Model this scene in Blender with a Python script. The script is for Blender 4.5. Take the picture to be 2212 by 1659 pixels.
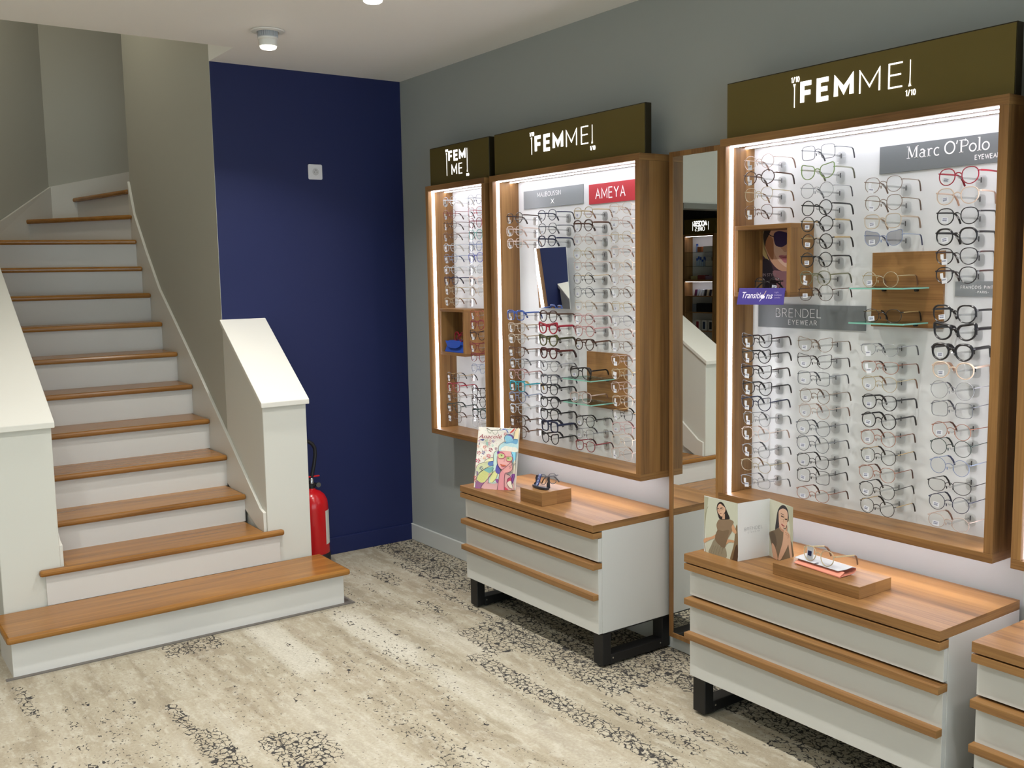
import bpy, bmesh, math, random
from math import sin, cos, pi, radians, sqrt
from mathutils import Vector, Matrix
random.seed(7)
for _o in list(bpy.data.objects): bpy.data.objects.remove(_o)
SC = bpy.context.scene
COL = SC.collection
# ---------------------------------------------------------------- camera
CAM = dict(f=2135.022, yaw=0.6166, pitch=-0.1116, roll=-0.0177, cx=-2.9414, cz=1.62)
_y,_p,_r = CAM['yaw'],CAM['pitch'],CAM['roll']
FW = Vector((sin(_y)*cos(_p), cos(_y)*cos(_p), sin(_p)))
_rt = Vector((cos(_y),-sin(_y),0)); _up = _rt.cross(FW)
RT = _rt*cos(_r)+_up*sin(_r); UP = -_rt*sin(_r)+_up*cos(_r)
CO = Vector((CAM['cx'],0,CAM['cz']))
cd = bpy.data.cameras.new('camera'); cam = bpy.data.objects.new('camera', cd); COL.objects.link(cam)
cd.sensor_fit='HORIZONTAL'; cd.sensor_width=36; cd.lens=CAM['f']*36/2212; cd.clip_start=.05
M = Matrix((RT,UP,-FW)).transposed().to_4x4(); M.translation = CO; cam.matrix_world = M
SC.camera = cam
def unp(u,v,ax,val):
    "point of the photograph's pixel on an axis-aligned plane (used to measure, like a tape)"
    q = FW + RT*((u-1106)/CAM['f']) - UP*((v-829.5)/CAM['f'])
    return CO + q*((val-CO[ax])/q[ax])
def unpl(u,v,P0,N):
    q = FW + RT*((u-1106)/CAM['f']) - UP*((v-829.5)/CAM['f'])
    return CO + q*((Vector(P0)-CO).dot(N)/q.dot(N))
# ---------------------------------------------------------------- exposure, world
SC.view_settings.view_transform='Standard'; SC.view_settings.look='None'
SC.view_settings.exposure=0.30; SC.view_settings.gamma=1; SC.view_settings.use_curve_mapping=False
w = bpy.data.worlds.new('world'); SC.world=w; w.use_nodes=True
w.node_tree.nodes['Background'].inputs[0].default_value=(.80,.88,1,1); w.node_tree.nodes['Background'].inputs[1].default_value=4.0
LED_SIGN=1.5; LED_STRIP=12.5; DOWN=8.0; UNDER=26.0
# ---------------------------------------------------------------- helpers
def lin(c):
    if isinstance(c,str): c=tuple(int(c[i:i+2],16) for i in (0,2,4))
    return tuple(((x/255)/12.92 if x/255<=.04045 else ((x/255+.055)/1.055)**2.4) for x in c)
_mc={}
def mat(name, col, rough=.5, metal=0, emit=0, spec=.5, bump=0, bscale=300):
    k=(name,)
    if k in _mc: return _mc[k]
    m=bpy.data.materials.new(name); m.use_nodes=True; b=m.node_tree.nodes['Principled BSDF']
    c=lin(col); b.inputs['Base Color'].default_value=(*c,1); b.inputs['Roughness'].default_value=rough
    b.inputs['Metallic'].default_value=metal; b.inputs['Specular IOR Level'].default_value=spec
    if emit: b.inputs['Emission Color'].default_value=(*c,1); b.inputs['Emission Strength'].default_value=emit
    if bump:
        nt=m.node_tree; n=nt.nodes.new('ShaderNodeTexNoise'); n.inputs['Scale'].default_value=bscale
        tc=nt.nodes.new('ShaderNodeTexCoord'); nt.links.new(tc.outputs['Object'],n.inputs['Vector'])
        bp=nt.nodes.new('ShaderNodeBump'); bp.inputs['Strength'].default_value=bump; bp.inputs['Distance'].default_value=.002
        nt.links.new(n.outputs['Fac'],bp.inputs['Height']); nt.links.new(bp.outputs[0],b.inputs['Normal'])
    _mc[k]=m; return m
def cmat(col, rough=.45, metal=0):
    h=col if isinstance(col,str) else '%02x%02x%02x'%tuple(col)
    return mat('paint_%s_%d_%d'%(h,int(rough*100),metal), h, rough, metal)
def wood(name, axis, c1, c2, c3, rough=.42, stave=.07, seed=0, spec=.4):
    "veneer: grain lines along axis, staves of slightly different tone across it"
    m=bpy.data.materials.new(name); m.use_nodes=True; nt=m.node_tree; N=nt.nodes; L=nt.links
    b=N['Principled BSDF']; b.inputs['Roughness'].default_value=rough; b.inputs['Specular IOR Level'].default_value=spec
    tc=N.new('ShaderNodeTexCoord'); mp=N.new('ShaderNodeMapping'); _l=[seed*1.37,seed*.71,seed*2.3]; _l[axis]=4.85+seed*.01; mp.inputs['Location'].default_value=_l
    L.new(tc.outputs['Object'],mp.inputs['Vector'])
    alt={0:1,1:0,2:0}[axis]
    geo=N.new('ShaderNodeNewGeometry'); sx=N.new('ShaderNodeSeparateXYZ'); L.new(geo.outputs['Normal'],sx.inputs[0])
    ab=N.new('ShaderNodeMath'); ab.operation='ABSOLUTE'; L.new(sx.outputs[axis],ab.inputs[0])
    gt=N.new('ShaderNodeMath'); gt.operation='GREATER_THAN'; gt.inputs[1].default_value=.7; L.new(ab.outputs[0],gt.inputs[0])   # edge banding on the ends
    def pick(sa,sb):
        m=N.new('ShaderNodeMix'); m.data_type='VECTOR'; L.new(gt.outputs[0],m.inputs[0]); m.inputs[4].default_value=sa; m.inputs[5].default_value=sb; return m.outputs[1]
    def scaled(s_al,s_ac):
        v=N.new('ShaderNodeVectorMath'); v.operation='MULTIPLY'
        s=[s_ac]*3; s[axis]=s_al; s2=[s_ac]*3; s2[alt]=s_al; L.new(pick(s,s2),v.inputs[1]); L.new(mp.outputs[0],v.inputs[0]); return v.outputs[0]
    def noise(vec,sc,det,dist=0,ro=.55):
        n=N.new('ShaderNodeTexNoise'); n.inputs['Scale'].default_value=sc; n.inputs['Detail'].default_value=det
        n.inputs['Distortion'].default_value=dist; n.inputs['Roughness'].default_value=ro; L.new(vec,n.inputs['Vector']); return n.outputs['Fac']
    # staves: random value per cell, cell boundaries across the grain
    snap=N.new('ShaderNodeVectorMath'); snap.operation='SNAP'
    s=[stave]*3; s[axis]=9.7; s2=[9.7,9.7,9.7]; L.new(pick(s,s2),snap.inputs[1]); L.new(mp.outputs[0],snap.inputs[0])
    wn=N.new('ShaderNodeTexWhiteNoise'); wn.noise_dimensions='3D'; L.new(snap.outputs[0],wn.inputs['Vector'])
    offs=N.new('ShaderNodeVectorMath'); offs.operation='MULTIPLY_ADD'; offs.inputs[1].default_value=(3,3,3)
    L.new(wn.outputs['Color'],offs.inputs[0]); L.new(scaled(.9,14),offs.inputs[2])
    g1=noise(offs.outputs[0],1.0,5,1.2)
    g2=noise(scaled(2.5,210),1.0,4,.3,.65)
    mix=N.new('ShaderNodeMath'); mix.operation='MULTIPLY_ADD'; mix.inputs[1].default_value=.56; L.new(g1,mix.inputs[0])
    m2=N.new('ShaderNodeMath'); m2.operation='MULTIPLY'; m2.inputs[1].default_value=.34; L.new(g2,m2.inputs[0]); L.new(m2.outputs[0],mix.inputs[2])
    m3=N.new('ShaderNodeMath'); m3.operation='MULTIPLY_ADD'; m3.inputs[1].default_value=.17; L.new(wn.outputs['Value'],m3.inputs[0]); L.new(mix.outputs[0],m3.inputs[2])
    cr=N.new('ShaderNodeValToRGB'); e=cr.color_ramp.elements; e[0].position=.33; e[0].color=(*lin(c3),1); e[1].position=.66; e[1].color=(*lin(c1),1)
    em=e.new(.48); em.color=(*lin(c2),1)
    L.new(m3.outputs[0],cr.inputs[0]); L.new(cr.outputs[0],b.inputs['Base Color'])
    bp=N.new('ShaderNodeBump'); bp.inputs['Strength'].default_value=.08; bp.inputs['Distance'].default_value=.001; L.new(g2,bp.inputs['Height']); L.new(bp.outputs[0],b.inputs['Normal'])
    return m
WC=('9d7546','815c35','54391d')
W_Y=wood('walnut_veneer_along_wall',1,*WC,stave=.055); W_Z=wood('walnut_veneer_upright',2,*WC,stave=.06,seed=3); W_X=wood('walnut_veneer_across',0,*WC,stave=.06,seed=5)
W_T=wood('varnished_stair_timber',0,'a37133','8c5e2a','664117',rough=.26,stave=.5,seed=8,spec=.5)
WHITE_PAINT=mat('white_wall_paint','d6d6ce',.6,bump=.05,bscale=120)
GREY_WALL=mat('pale_grey_wall_paint','a1a6a4',.65,bump=.05,bscale=120)
STAIR_WALL=mat('stairwell_wall_paint','b4b3a8',.65,bump=.06,bscale=120)
BLUE=mat('navy_wall_paint','08184e',.6,bump=.05,bscale=140)
CEIL=mat('ceiling_paint','f3f2ef',.7)
MELA=mat('white_laminate','c6c6c2',.42)
RISER=mat('riser_white_paint','d8d6d2',.45,bump=.04,bscale=40)
BLACK=mat('black_powder_coated_steel','0b0b0d',.5)
OLIVE=mat('brushed_olive_brass_panel','6b5d2c',.42,metal=.35)
OLIVE_D=mat('dark_bronze_edge','2b2413',.4,metal=.4)
CHROME=mat('polished_metal','c9c9c9',.18,metal=1)
PANEL=mat('white_back_panel_gloss','d9dcdd',.28)
LEDM=mat('led_strip_light','f6f5ff',.5,emit=LED_STRIP)
SIGNM=mat('lit_sign_letter','ffffff',.5,emit=LED_SIGN)
UNDERM=mat('under_unit_led','fff4fb',.5,emit=UNDER)
PLATE=mat('slate_grey_sign_board','6d7274',.4)
REDPL=mat('red_sign_board','b3343c',.4)
WHITEINK=mat('white_lettering','f2f2f2',.5)
def glassy(name,tint=(1,1,1),gl=.10,rough=.02,diff=0,dcol=(.9,.95,1)):
    m=bpy.data.materials.new(name); m.use_nodes=True; nt=m.node_tree; N=nt.nodes; L=nt.links
    for n in list(N):
        if n.type!='OUTPUT_MATERIAL': N.remove(n)
    out=[n for n in N if n.type=='OUTPUT_MATERIAL'][0]
    t=N.new('ShaderNodeBsdfTransparent'); t.inputs[0].default_value=(*tint,1)
    g=N.new('ShaderNodeBsdfGlossy'); g.inputs['Roughness'].default_value=rough
    lw=N.new('ShaderNodeLayerWeight'); lw.inputs[0].default_value=.35
    mm=N.new('ShaderNodeMath'); mm.operation='MULTIPLY_ADD'; mm.inputs[1].default_value=.6; mm.inputs[2].default_value=gl; L.new(lw.outputs['Fresnel'],mm.inputs[0])
    mx=N.new('ShaderNodeMixShader'); L.new(mm.outputs[0],mx.inputs[0]); L.new(t.outputs[0],mx.inputs[1]); L.new(g.outputs[0],mx.inputs[2])
    last=mx.outputs[0]
    if diff:
        d=N.new('ShaderNodeBsdfDiffuse'); d.inputs[0].default_value=(*dcol,1)
        m2=N.new('ShaderNodeMixShader'); m2.inputs[0].default_value=diff; L.new(last,m2.inputs[1]); L.new(d.outputs[0],m2.inputs[2]); last=m2.outputs[0]
    L.new(last,out.inputs[0]); return m
LENS=glassy('clear_demo_lens',(.97,.98,.98),.03)
LENS_T=glassy('grey_tinted_lens',(.62,.62,.66),.05)
ACRYL=glassy('clear_acrylic',(.985,.988,.99),.012,.08,.02)
SHELFG=glassy('glass_shelf_face',(.90,.96,.94),.06,.02)
SHELFE=mat('green_glass_edge','7fb8a8',.2)
MIRROR=mat('mirror_silver','e6e8e6',.0,metal=1)
class MB:
    def __init__(s): s.v=[]; s.f=[]; s.m=[]
    def add(s,vs,fs,mi=0):
        b=len(s.v); s.v+= [tuple(v) for v in vs]; s.f+=[tuple(b+i for i in f) for f in fs]; s.m+=[mi]*len(fs); return s
    def box(s,x0,x1,y0,y1,z0,z1,mi=0):
        x0,x1=min(x0,x1),max(x0,x1); y0,y1=min(y0,y1),max(y0,y1); z0,z1=min(z0,z1),max(z0,z1)
        vs=[(x,y,z) for x in (x0,x1) for y in (y0,y1) for z in (z0,z1)]
        return s.add(vs,[(0,1,3,2),(4,6,7,5),(0,4,5,1),(2,3,7,6),(0,2,6,4),(1,5,7,3)],mi)
    def prism(s,pts,vec,mi=0,cap=True):
        "closed polygon of 3d points swept by vec"
        n=len(pts); vec=Vector(vec); a=[Vector(p) for p in pts]; b=[p+vec for p in a]
        fs=[(i,(i+1)%n,n+(i+1)%n,n+i) for i in range(n)]
        if cap: fs+= [tuple(range(n))[::-1], tuple(range(n,2*n))]
        return s.add(a+b,fs,mi)
    def tube(s,path,r,seg=6,mi=0,closed=False,flat=1.0,up=None,caps=True):
        path=[Vector(p) for p in path]; n=len(path); rings=[]
        rr=r if isinstance(r,(list,tuple)) else [r]*n
        prev=None
        for i,p in enumerate(path):
            if closed: t=path[(i+1)%n]-path[i-1]
            else: t=path[min(i+1,n-1)]-path[max(i-1,0)]
            t.normalize()
            if up is not None: a=Vector(up)
            elif prev is not None: a=prev
            else: a=Vector((0,0,1)) if abs(t.z)<.9 else Vector((1,0,0))
            a=(a-t*a.dot(t)); 
            if a.length<1e-6: a=Vector((0,1,0))
            a.normalize(); prev=a; c=t.cross(a)
            rings.append([p+a*(cos(2*pi*k/seg)*rr[i]*flat)+c*(sin(2*pi*k/seg)*rr[i]) for k in range(seg)])
        vs=[q for ring in rings for q in ring]; fs=[]
        m=n if closed else n-1
        for i in range(m):
            j=(i+1)%n
            for k in range(seg): fs.append((i*seg+k,i*seg+(k+1)%seg,j*seg+(k+1)%seg,j*seg+k))
        if not closed and caps: fs+= [tuple(range(seg))[::-1],tuple((n-1)*seg+k for k in range(seg))]
        return s.add(vs,fs,mi)
    def lathe(s,prof,c,seg=28,mi=0,axis=2):
        "prof: list of (radius, height)"
        vs=[];fs=[];c=Vector(c)
        for r,h in prof:
            for k in range(seg):
                a=2*pi*k/seg; p=[r*cos(a),r*sin(a),h]
                if axis==0: p=[h,r*cos(a),r*sin(a)]
                if axis==1: p=[r*cos(a),h,r*sin(a)]
                vs.append(c+Vector(p))
        n=len(prof)
        for i in range(n-1):
            for k in range(seg): fs.append((i*seg+k,i*seg+(k+1)%seg,(i+1)*seg+(k+1)%seg,(i+1)*seg+k))
        fs.append(tuple(range(seg))[::-1]); fs.append(tuple((n-1)*seg+k for k in range(seg)))
        return s.add(vs,fs,mi)
    def ell(s,c,rx,ry,rz,mi=0,seg=10,rg=6):
        vs=[];fs=[]
        for i in range(rg+1):
            th=pi*i/rg
            for k in range(seg): a=2*pi*k/seg; vs.append((c[0]+rx*sin(th)*cos(a),c[1]+ry*sin(th)*sin(a),c[2]+rz*cos(th)))
        for i in range(rg):
            for k in range(seg): fs.append((i*seg+k,(i+1)*seg+k,(i+1)*seg+(k+1)%seg,i*seg+(k+1)%seg))
        return s.add(vs,fs,mi)
    def mesh(s,name,mats,off=(0,0,0),smooth=False):
        me=bpy.data.meshes.new(name); o=Vector(off)
        me.from_pydata([tuple(Vector(v)-o) for v in s.v],[],s.f)
        for m in mats: me.materials.append(m)
        for p,i in zip(me.polygons,s.m): p.material_index=i
        me.validate()
        bm=bmesh.new(); bm.from_mesh(me); bmesh.ops.recalc_face_normals(bm,faces=bm.faces); bm.to_mesh(me); bm.free()
        if smooth:
            for p in me.polygons: p.use_smooth=True
            try: me.set_sharp_from_angle(angle=radians(40))
            except Exception: pass
        return me
def obj(name,mb,mats,parent=None,bevel=0,smooth=False,label=None,origin=None):
    mats=mats if isinstance(mats,(list,tuple)) else [mats]
    off=origin if origin is not None else ((0,0,0) if parent is None else parent.get('_o',(0,0,0)))
    me=mb.mesh(name,mats,off,smooth); o=bpy.data.objects.new(name,me); COL.objects.link(o)
    if parent is not None:
        o.parent=parent
    if origin is not None: o.location=Vector(origin)-(Vector(parent.get('_o',(0,0,0))) if parent is not None else Vector((0,0,0)))
    if bevel:
        b=o.modifiers.new('bevel','BEVEL'); b.width=bevel; b.segments=2; b.limit_method='ANGLE'
    if label: o['label']=label
    return o
def thing(name,label,cat,loc=(0,0,0),group=None,rz=0):
    o=bpy.data.objects.new(name,None); COL.objects.link(o); o.location=loc; o.rotation_euler=(0,0,rz); o.empty_display_size=.05
    o['_o']=tuple(loc); o['label']=label; o['category']=cat
    if group: o['group']=group
    return o
def tag(o,label,cat,group=None):
    o['label']=label; o['category']=cat
    if group: o['group']=group
    return o
def struct(name,mb,mats,**k):
    o=obj(name,mb,mats,**k); o['kind']='structure'; return o
def one(name,mb,mats,label,cat,base,group=None,**k):
    return tag(obj(name,mb,mats,origin=base,**k),label,cat,group)
# ---------------------------------------------------------------- stroke lettering
def arc(cx,cy,rx,ry,a0,a1,n=10): return [(cx+rx*cos(radians(a0+(a1-a0)*i/n)),cy+ry*sin(radians(a0+(a1-a0)*i/n))) for i in range(n+1)]
GL={
'A':(.78,[[(0,0),(.39,1),(.78,0)],[(.14,.34),(.64,.34)]]),
'^':(.78,[[(0,0),(.39,1),(.78,0)]]),
'B':(.6,[[(0,0),(0,1)],[(0,1),(.3,1)]+arc(.3,.76,.24,.24,90,-90,8)+[(0,.52)],[(0,.52),(.33,.52)]+arc(.33,.26,.27,.26,90,-90,8)+[(0,0)]]),
'C':(.8,[arc(.46,.5,.46,.5,48,312,18)]),
'D':(.74,[[(0,0),(0,1),(.28,1)]+arc(.28,.5,.46,.5,90,-90,12)+[(0,0)]]),
'E':(.58,[[(.58,1),(0,1),(0,0),(.58,0)],[(0,.52),(.52,.52)]]),
'F':(.55,[[(.55,1),(0,1),(0,0)],[(0,.5),(.5,.5)]]),
'G':(.84,[arc(.46,.5,.46,.5,48,360,20)+[(.5,.5)]]),
'I':(.0,[[(0,0),(0,1)]]),
'L':(.52,[[(0,1),(0,0),(.52,0)]]),
'M':(.9,[[(0,0),(0,1),(.45,.25),(.9,1),(.9,0)]]),
'N':(.74,[[(0,0),(0,1),(.74,0),(.74,1)]]),
'O':(.94,[arc(.47,.5,.47,.5,0,360,26)]),
'P':(.58,[[(0,0),(0,1),(.3,1)]+arc(.3,.74,.28,.26,90,-90,8)+[(0,.48)]]),
'R':(.62,[[(0,0),(0,1),(.3,1)]+arc(.3,.75,.28,.25,90,-90,8)+[(0,.5)],[(.3,.5),(.62,0)]]),
'S':(.6,[arc(.3,.75,.27,.25,40,270,12)[:-1]+arc(.3,.25,.3,.25,90,-150,12)]),
'U':(.7,[[(0,1),(0,.35)]+arc(.35,.35,.35,.35,180,360,12)+[(.7,1)]]),
'W':(1.1,[[(0,1),(.28,0),(.55,.85),(.82,0),(1.1,1)]]),
'X':(.7,[[(0,0),(.7,1)],[(0,1),(.7,0)]]),
'Y':(.74,[[(0,1),(.37,.48),(.74,1)],[(.37,.48),(.37,0)]]),
'1':(.22,[[(0,.8),(.22,1),(.22,0)]]),
'0':(.5,[arc(.25,.5,.25,.5,0,360,18)]),
'/':(.4,[[(0,-.05),(.4,1.05)]]),
'-':(.35,[[(0,.45),(.35,.45)]]),
"'":(.1,[[(.1,1),(.02,.72)]]),
'Ç':(.8,[arc(.46,.5,.46,.5,48,312,18),[(.46,0),(.46,-.12),(.36,-.22)]]),
'T':(.66,[[(0,1),(.66,1)],[(.33,1),(.33,0)]]),
' ':(.35,[]),
}
def ribbon(mb,pts,wd,O,U,V,D,mi=0,closed=False,clamp=None):
    "flat polyline with mitred joints in the U,V plane, thickness vector D"
    n=len(pts); P=[Vector((a,b)) for a,b in pts]; Lp=[];Rp=[]
    if (P[0]-P[-1]).length<1e-6: closed=True; P=P[:-1]; n-=1
    for i in range(n):
        if closed: a,b=P[i]-P[i-1],P[(i+1)%n]-P[i]
        else: a=P[i]-P[i-1] if i else P[1]-P[0]; b=P[i+1]-P[i] if i<n-1 else P[-1]-P[-2]
        a=a.normalized(); b=b.normalized(); t=(a+b)
        t=t.normalized() if t.length>1e-4 else a
        nn=Vector((-t.y,t.x)); c=max(.35,nn.dot(Vector((-a.y,a.x))))
        e=0
        Lp.append(P[i]+nn*wd/2/c); Rp.append(P[i]-nn*wd/2/c)
    if clamp:
        for q in Lp+Rp: q.y=max(clamp[0],min(clamp[1],q.y))
    tw=lambda p:O+U*p.x+V*p.y
    m=n if closed else n-1
    vs=[];fs=[]
    for i in range(n): vs+=[tw(Lp[i]),tw(Rp[i]),tw(Rp[i])+D,tw(Lp[i])+D]
    for i in range(m):
        j=(i+1)%n; a,b=4*i,4*j
        fs+=[(a,a+1,b+1,b),(a+2,a+3,b+3,b+2),(a+1,a+2,b+2,b+1),(a+3,a,b,b+3)]
    if not closed: fs+=[(0,3,2,1),(4*n-4,4*n-3,4*n-2,4*n-1)]
    mb.add(vs,fs,mi)
def stext(mb,txt,O,U,V,D,h,wd,track=.22,mi=0,xs=1.0,shear=0):
    x=0;O=Vector(O)
    for ch in txt:
        g=GL[ch]
        for st in g[1]: ribbon(mb,[((x+a*xs*h+shear*b*h),b*h) for a,b in st],wd,O,U,V,D,mi,clamp=(-.25*h if ch=='Ç' else -wd/2-(.06*h if ch=='/' else 0),h+wd/2+(.06*h if ch=='/' else 0)))
        x+=g[0]*xs*h+track*h
    return x-track*h
def twidth(txt,h,track=.22,xs=1.0): return sum(GL[c][0]*xs*h+track*h for c in txt)-track*h
_tc={}
def ftext(mb,txt,O,U,V,D,h,bold=0,shear=0,mi=0,xs=1.0,ls=1.0):
    "letters of the built-in font as solid mesh; h = cap height"
    k=(txt,bold,shear,ls)
    if k not in _tc:
        cu=bpy.data.curves.new('t','FONT'); cu.body=txt; cu.size=1; cu.offset=bold; cu.shear=shear; cu.extrude=.02; cu.resolution_u=3; cu.space_character=ls
        to=bpy.data.objects.new('t',cu); COL.objects.link(to); dg=bpy.context.evaluated_depsgraph_get()
        me=to.evaluated_get(dg).to_mesh()
        _tc[k]=([v.co.copy() for v in me.vertices],[tuple(p.vertices) for p in me.polygons])
        to.evaluated_get(dg).to_mesh_clear(); bpy.data.objects.remove(to); bpy.data.curves.remove(cu)
    vs,fs=_tc[k]; s=h/.72
    mb.add([Vector(O)+U*(v.x*s*xs)+V*(v.y*s)+D*((v.z+.02)/.04) for v in vs],fs,mi)
    return max((v.x for v in vs),default=0)*s*xs
def smooth_poly(pts,k=4):
    n=len(pts);out=[]
    for i in range(n):
        p0,p1,p2,p3=[Vector(pts[(i+j)%n]) for j in (-1,0,1,2)]
        for t in range(k):
            t/=k; out.append(.5*((2*p1)+(-p0+p2)*t+(2*p0-5*p1+4*p2-p3)*t*t+(-p0+3*p1-3*p2+p3)*t**3))
    return out
class Print:
    "flat printed picture: coloured patches traced in a plane, each a hair above the one before"
    def __init__(s,P0,N,ox,oy,sc):
        s.P0=Vector(P0); s.N=Vector(N).normalized(); s.o=(ox,oy,sc); s.mb=MB(); s.mats=[]; s.idx={}; s.k=0
    def pt(s,x,y,lift=0): return unpl(s.o[0]+x/s.o[2],s.o[1]+y/s.o[2],s.P0,s.N)+s.N*lift
    def mi(s,c,rough=.45):
        if c not in s.idx: s.idx[c]=len(s.mats); s.mats.append(cmat(c,rough))
        return s.idx[c]
    def poly(s,c,pts,sm=0):
        s.k+=1
        if sm: pts=[tuple(p) for p in smooth_poly(pts,sm)]
        s.mb.add([s.pt(x,y,s.k*.00006) for x,y in pts],[tuple(range(len(pts)))],s.mi(c))
    def line(s,c,pts,wd,sm=4):
        s.k+=1
        if sm and len(pts)>2:
            P=[Vector(p) for p in pts]; P=[P[0]*2-P[1]]+P+[P[-1]*2-P[-2]]; out=[]
            for i in range(1,len(P)-2):
                p0,p1,p2,p3=P[i-1:i+3]
                for t in range(sm):
                    t/=sm; out.append(.5*((2*p1)+(-p0+p2)*t+(2*p0-5*p1+4*p2-p3)*t*t+(-p0+3*p1-3*p2+p3)*t**3))
            out.append(P[-2]); pts=out
        P=[Vector(p) for p in pts]; n=len(P); vs=[];fs=[]
        for i in range(n):
            t=(P[min(i+1,n-1)]-P[max(i-1,0)]).normalized(); nn=Vector((-t.y,t.x))*wd/2
            a,b=P[i]+nn,P[i]-nn; vs+=[s.pt(a.x,a.y,s.k*.00006),s.pt(b.x,b.y,s.k*.00006)]
        for i in range(n-1): fs.append((2*i,2*i+1,2*i+3,2*i+2))
        s.mb.add(vs,fs,s.mi(c))
    def text(s,c,txt,x,y,x2,y2,hpx,**k):
        "built-in font between two pixels of the crop"
        s.k+=1
        O=s.pt(x,y,s.k*.00006); E=s.pt(x2,y2,s.k*.00006); U=(E-O); W=U.length; U.normalize(); V=U.cross(s.N); 
        if V.z<0: V=-V
        h=(s.pt(x,y-hpx)-s.pt(x,y)).length
        tmp=MB(); wd=ftext(tmp,txt,(0,0,0),Vector((1,0,0)),Vector((0,1,0)),Vector((0,0,1)),h,**k)
        ftext(s.mb,txt,O,U,V,s.N*.0001,h,mi=s.mi(c),xs=W/max(wd,1e-6),**k)
# ---------------------------------------------------------------- the setting
D=5.238; H=2.7485; XW=-1.133; XL=-2.1055; YN=-3.0
XB=-7.167; YB=11.0; ZV=4.3
def floor():
    xs=[-7.4,-6,-5,-4.2,-3.7]+[-3.4+.028*i for i in range(122)]+[.02]
    ys=[-3.1,-2,-1,0,.6]+[1.0+.032*i for i in range(134)]+[5.3,6,7.5,9,11.1]
    rnd=random.Random(4)
    # planks with the crackled pattern: (x0,x1,y0,y1,strength), measured on the carpet
    P=[(-.29,.05,1,5.3,1),(-.545,-.29,2.75,3.74,1),(-.545,-.29,1,1.72,.9),(-.36,-.29,4.2,4.86,.9),(-.45,-.39,3.78,4.42,.62),(-.60,-.52,3.9,4.22,.6),(-.56,-.46,4.48,4.76,.8),
       (-.66,-.545,3.40,3.72,.95),(-.79,-.545,3.36,3.44,.8),(-.79,-.69,2.2,3.42,.95),(-.79,-.70,1.4,2.2,.7),(-.65,-.56,2.2,2.76,.55),(-.53,-.46,2.1,2.70,.58),(-.4,-.29,1.75,2.2,.5),
       (-1.795,-1.54,4.205,4.36,1),(-2.395,-2.34,3.92,4.3,.7),(-1.955,-1.90,3.42,3.75,.72),(-1.955,-1.85,3.05,3.45,.85),(-1.775,-1.66,2.6,3.25,.95),(-1.645,-1.55,2.93,3.21,.66),(-1.2,-1.05,1.5,2.3,.6),(-.80,-.77,3.98,4.25,.5)]
    Q=[(-2.3,-2.0,2.8,4.0,.30),(-1.35,-1.1,2.6,4.1,.28),(-1.05,-.8,3.3,4.4,.32),(-.9,-.6,4.2,5.0,.30),(-1.7,-1.4,3.4,4.3,.26),(-2.5,-2.2,2.5,3.6,.32),(-1.5,-1.2,2.2,2.8,.34),(-1.29,-1.04,1.5,3.6,.3)]
    PL=[(-1.42,-1.27,3.66,4.36,1),(-1.03,-.88,3.55,4.25,.9),(-1.27,-1.2,3.4,4.3,-.8),(-.76,-.62,3.35,4.0,.5),(-.54,-.42,1.8,2.68,-.5),(-.44,-.3,3.8,4.5,-.5),(-1.18,-1.1,2.5,3.3,-.5),(-1.0,-.85,2.3,3.3,.4),(-2.0,-1.92,3.1,4.0,-.5),(-1.6,-1.45,2.4,3.5,.4),(-2.25,-2.1,2.6,3.8,-.5)]
    def tone(x,y):
        v=0
        for a,b,c,d,s in PL:
            ex=min(x-a,b-x)/.03; ey=min(y-c,d-y)/.15; q=s*max(0,min(1,ex+.5))*max(0,min(1,ey+.5))
            if abs(q)>abs(v): v=q
        return v
    def m(x,y):
        v=.07
        for a,b,c,d,s in P+Q:
            ex=min(x-a,b-x)/.02; ey=min(y-c,d-y)/.10
            v=max(v,s*max(0,min(1,ex+.5))*max(0,min(1,ey+.5)))
        return v
    vs=[(x,y,0) for y in ys for x in xs]; nx=len(xs); fs=[(j*nx+i,j*nx+i+1,(j+1)*nx+i+1,(j+1)*nx+i) for j in range(len(ys)-1) for i in range(nx-1)]
    mb=MB(); mb.add(vs,fs)
    o=struct('floor',mb,[carpet()])
    at=o.data.attributes.new('crackle','FLOAT','POINT'); at.data.foreach_set('value',[m(v[0],v[1]) for v in vs])
    at=o.data.attributes.new('tone','FLOAT','POINT'); at.data.foreach_set('value',[tone(v[0],v[1]) for v in vs])
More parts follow.
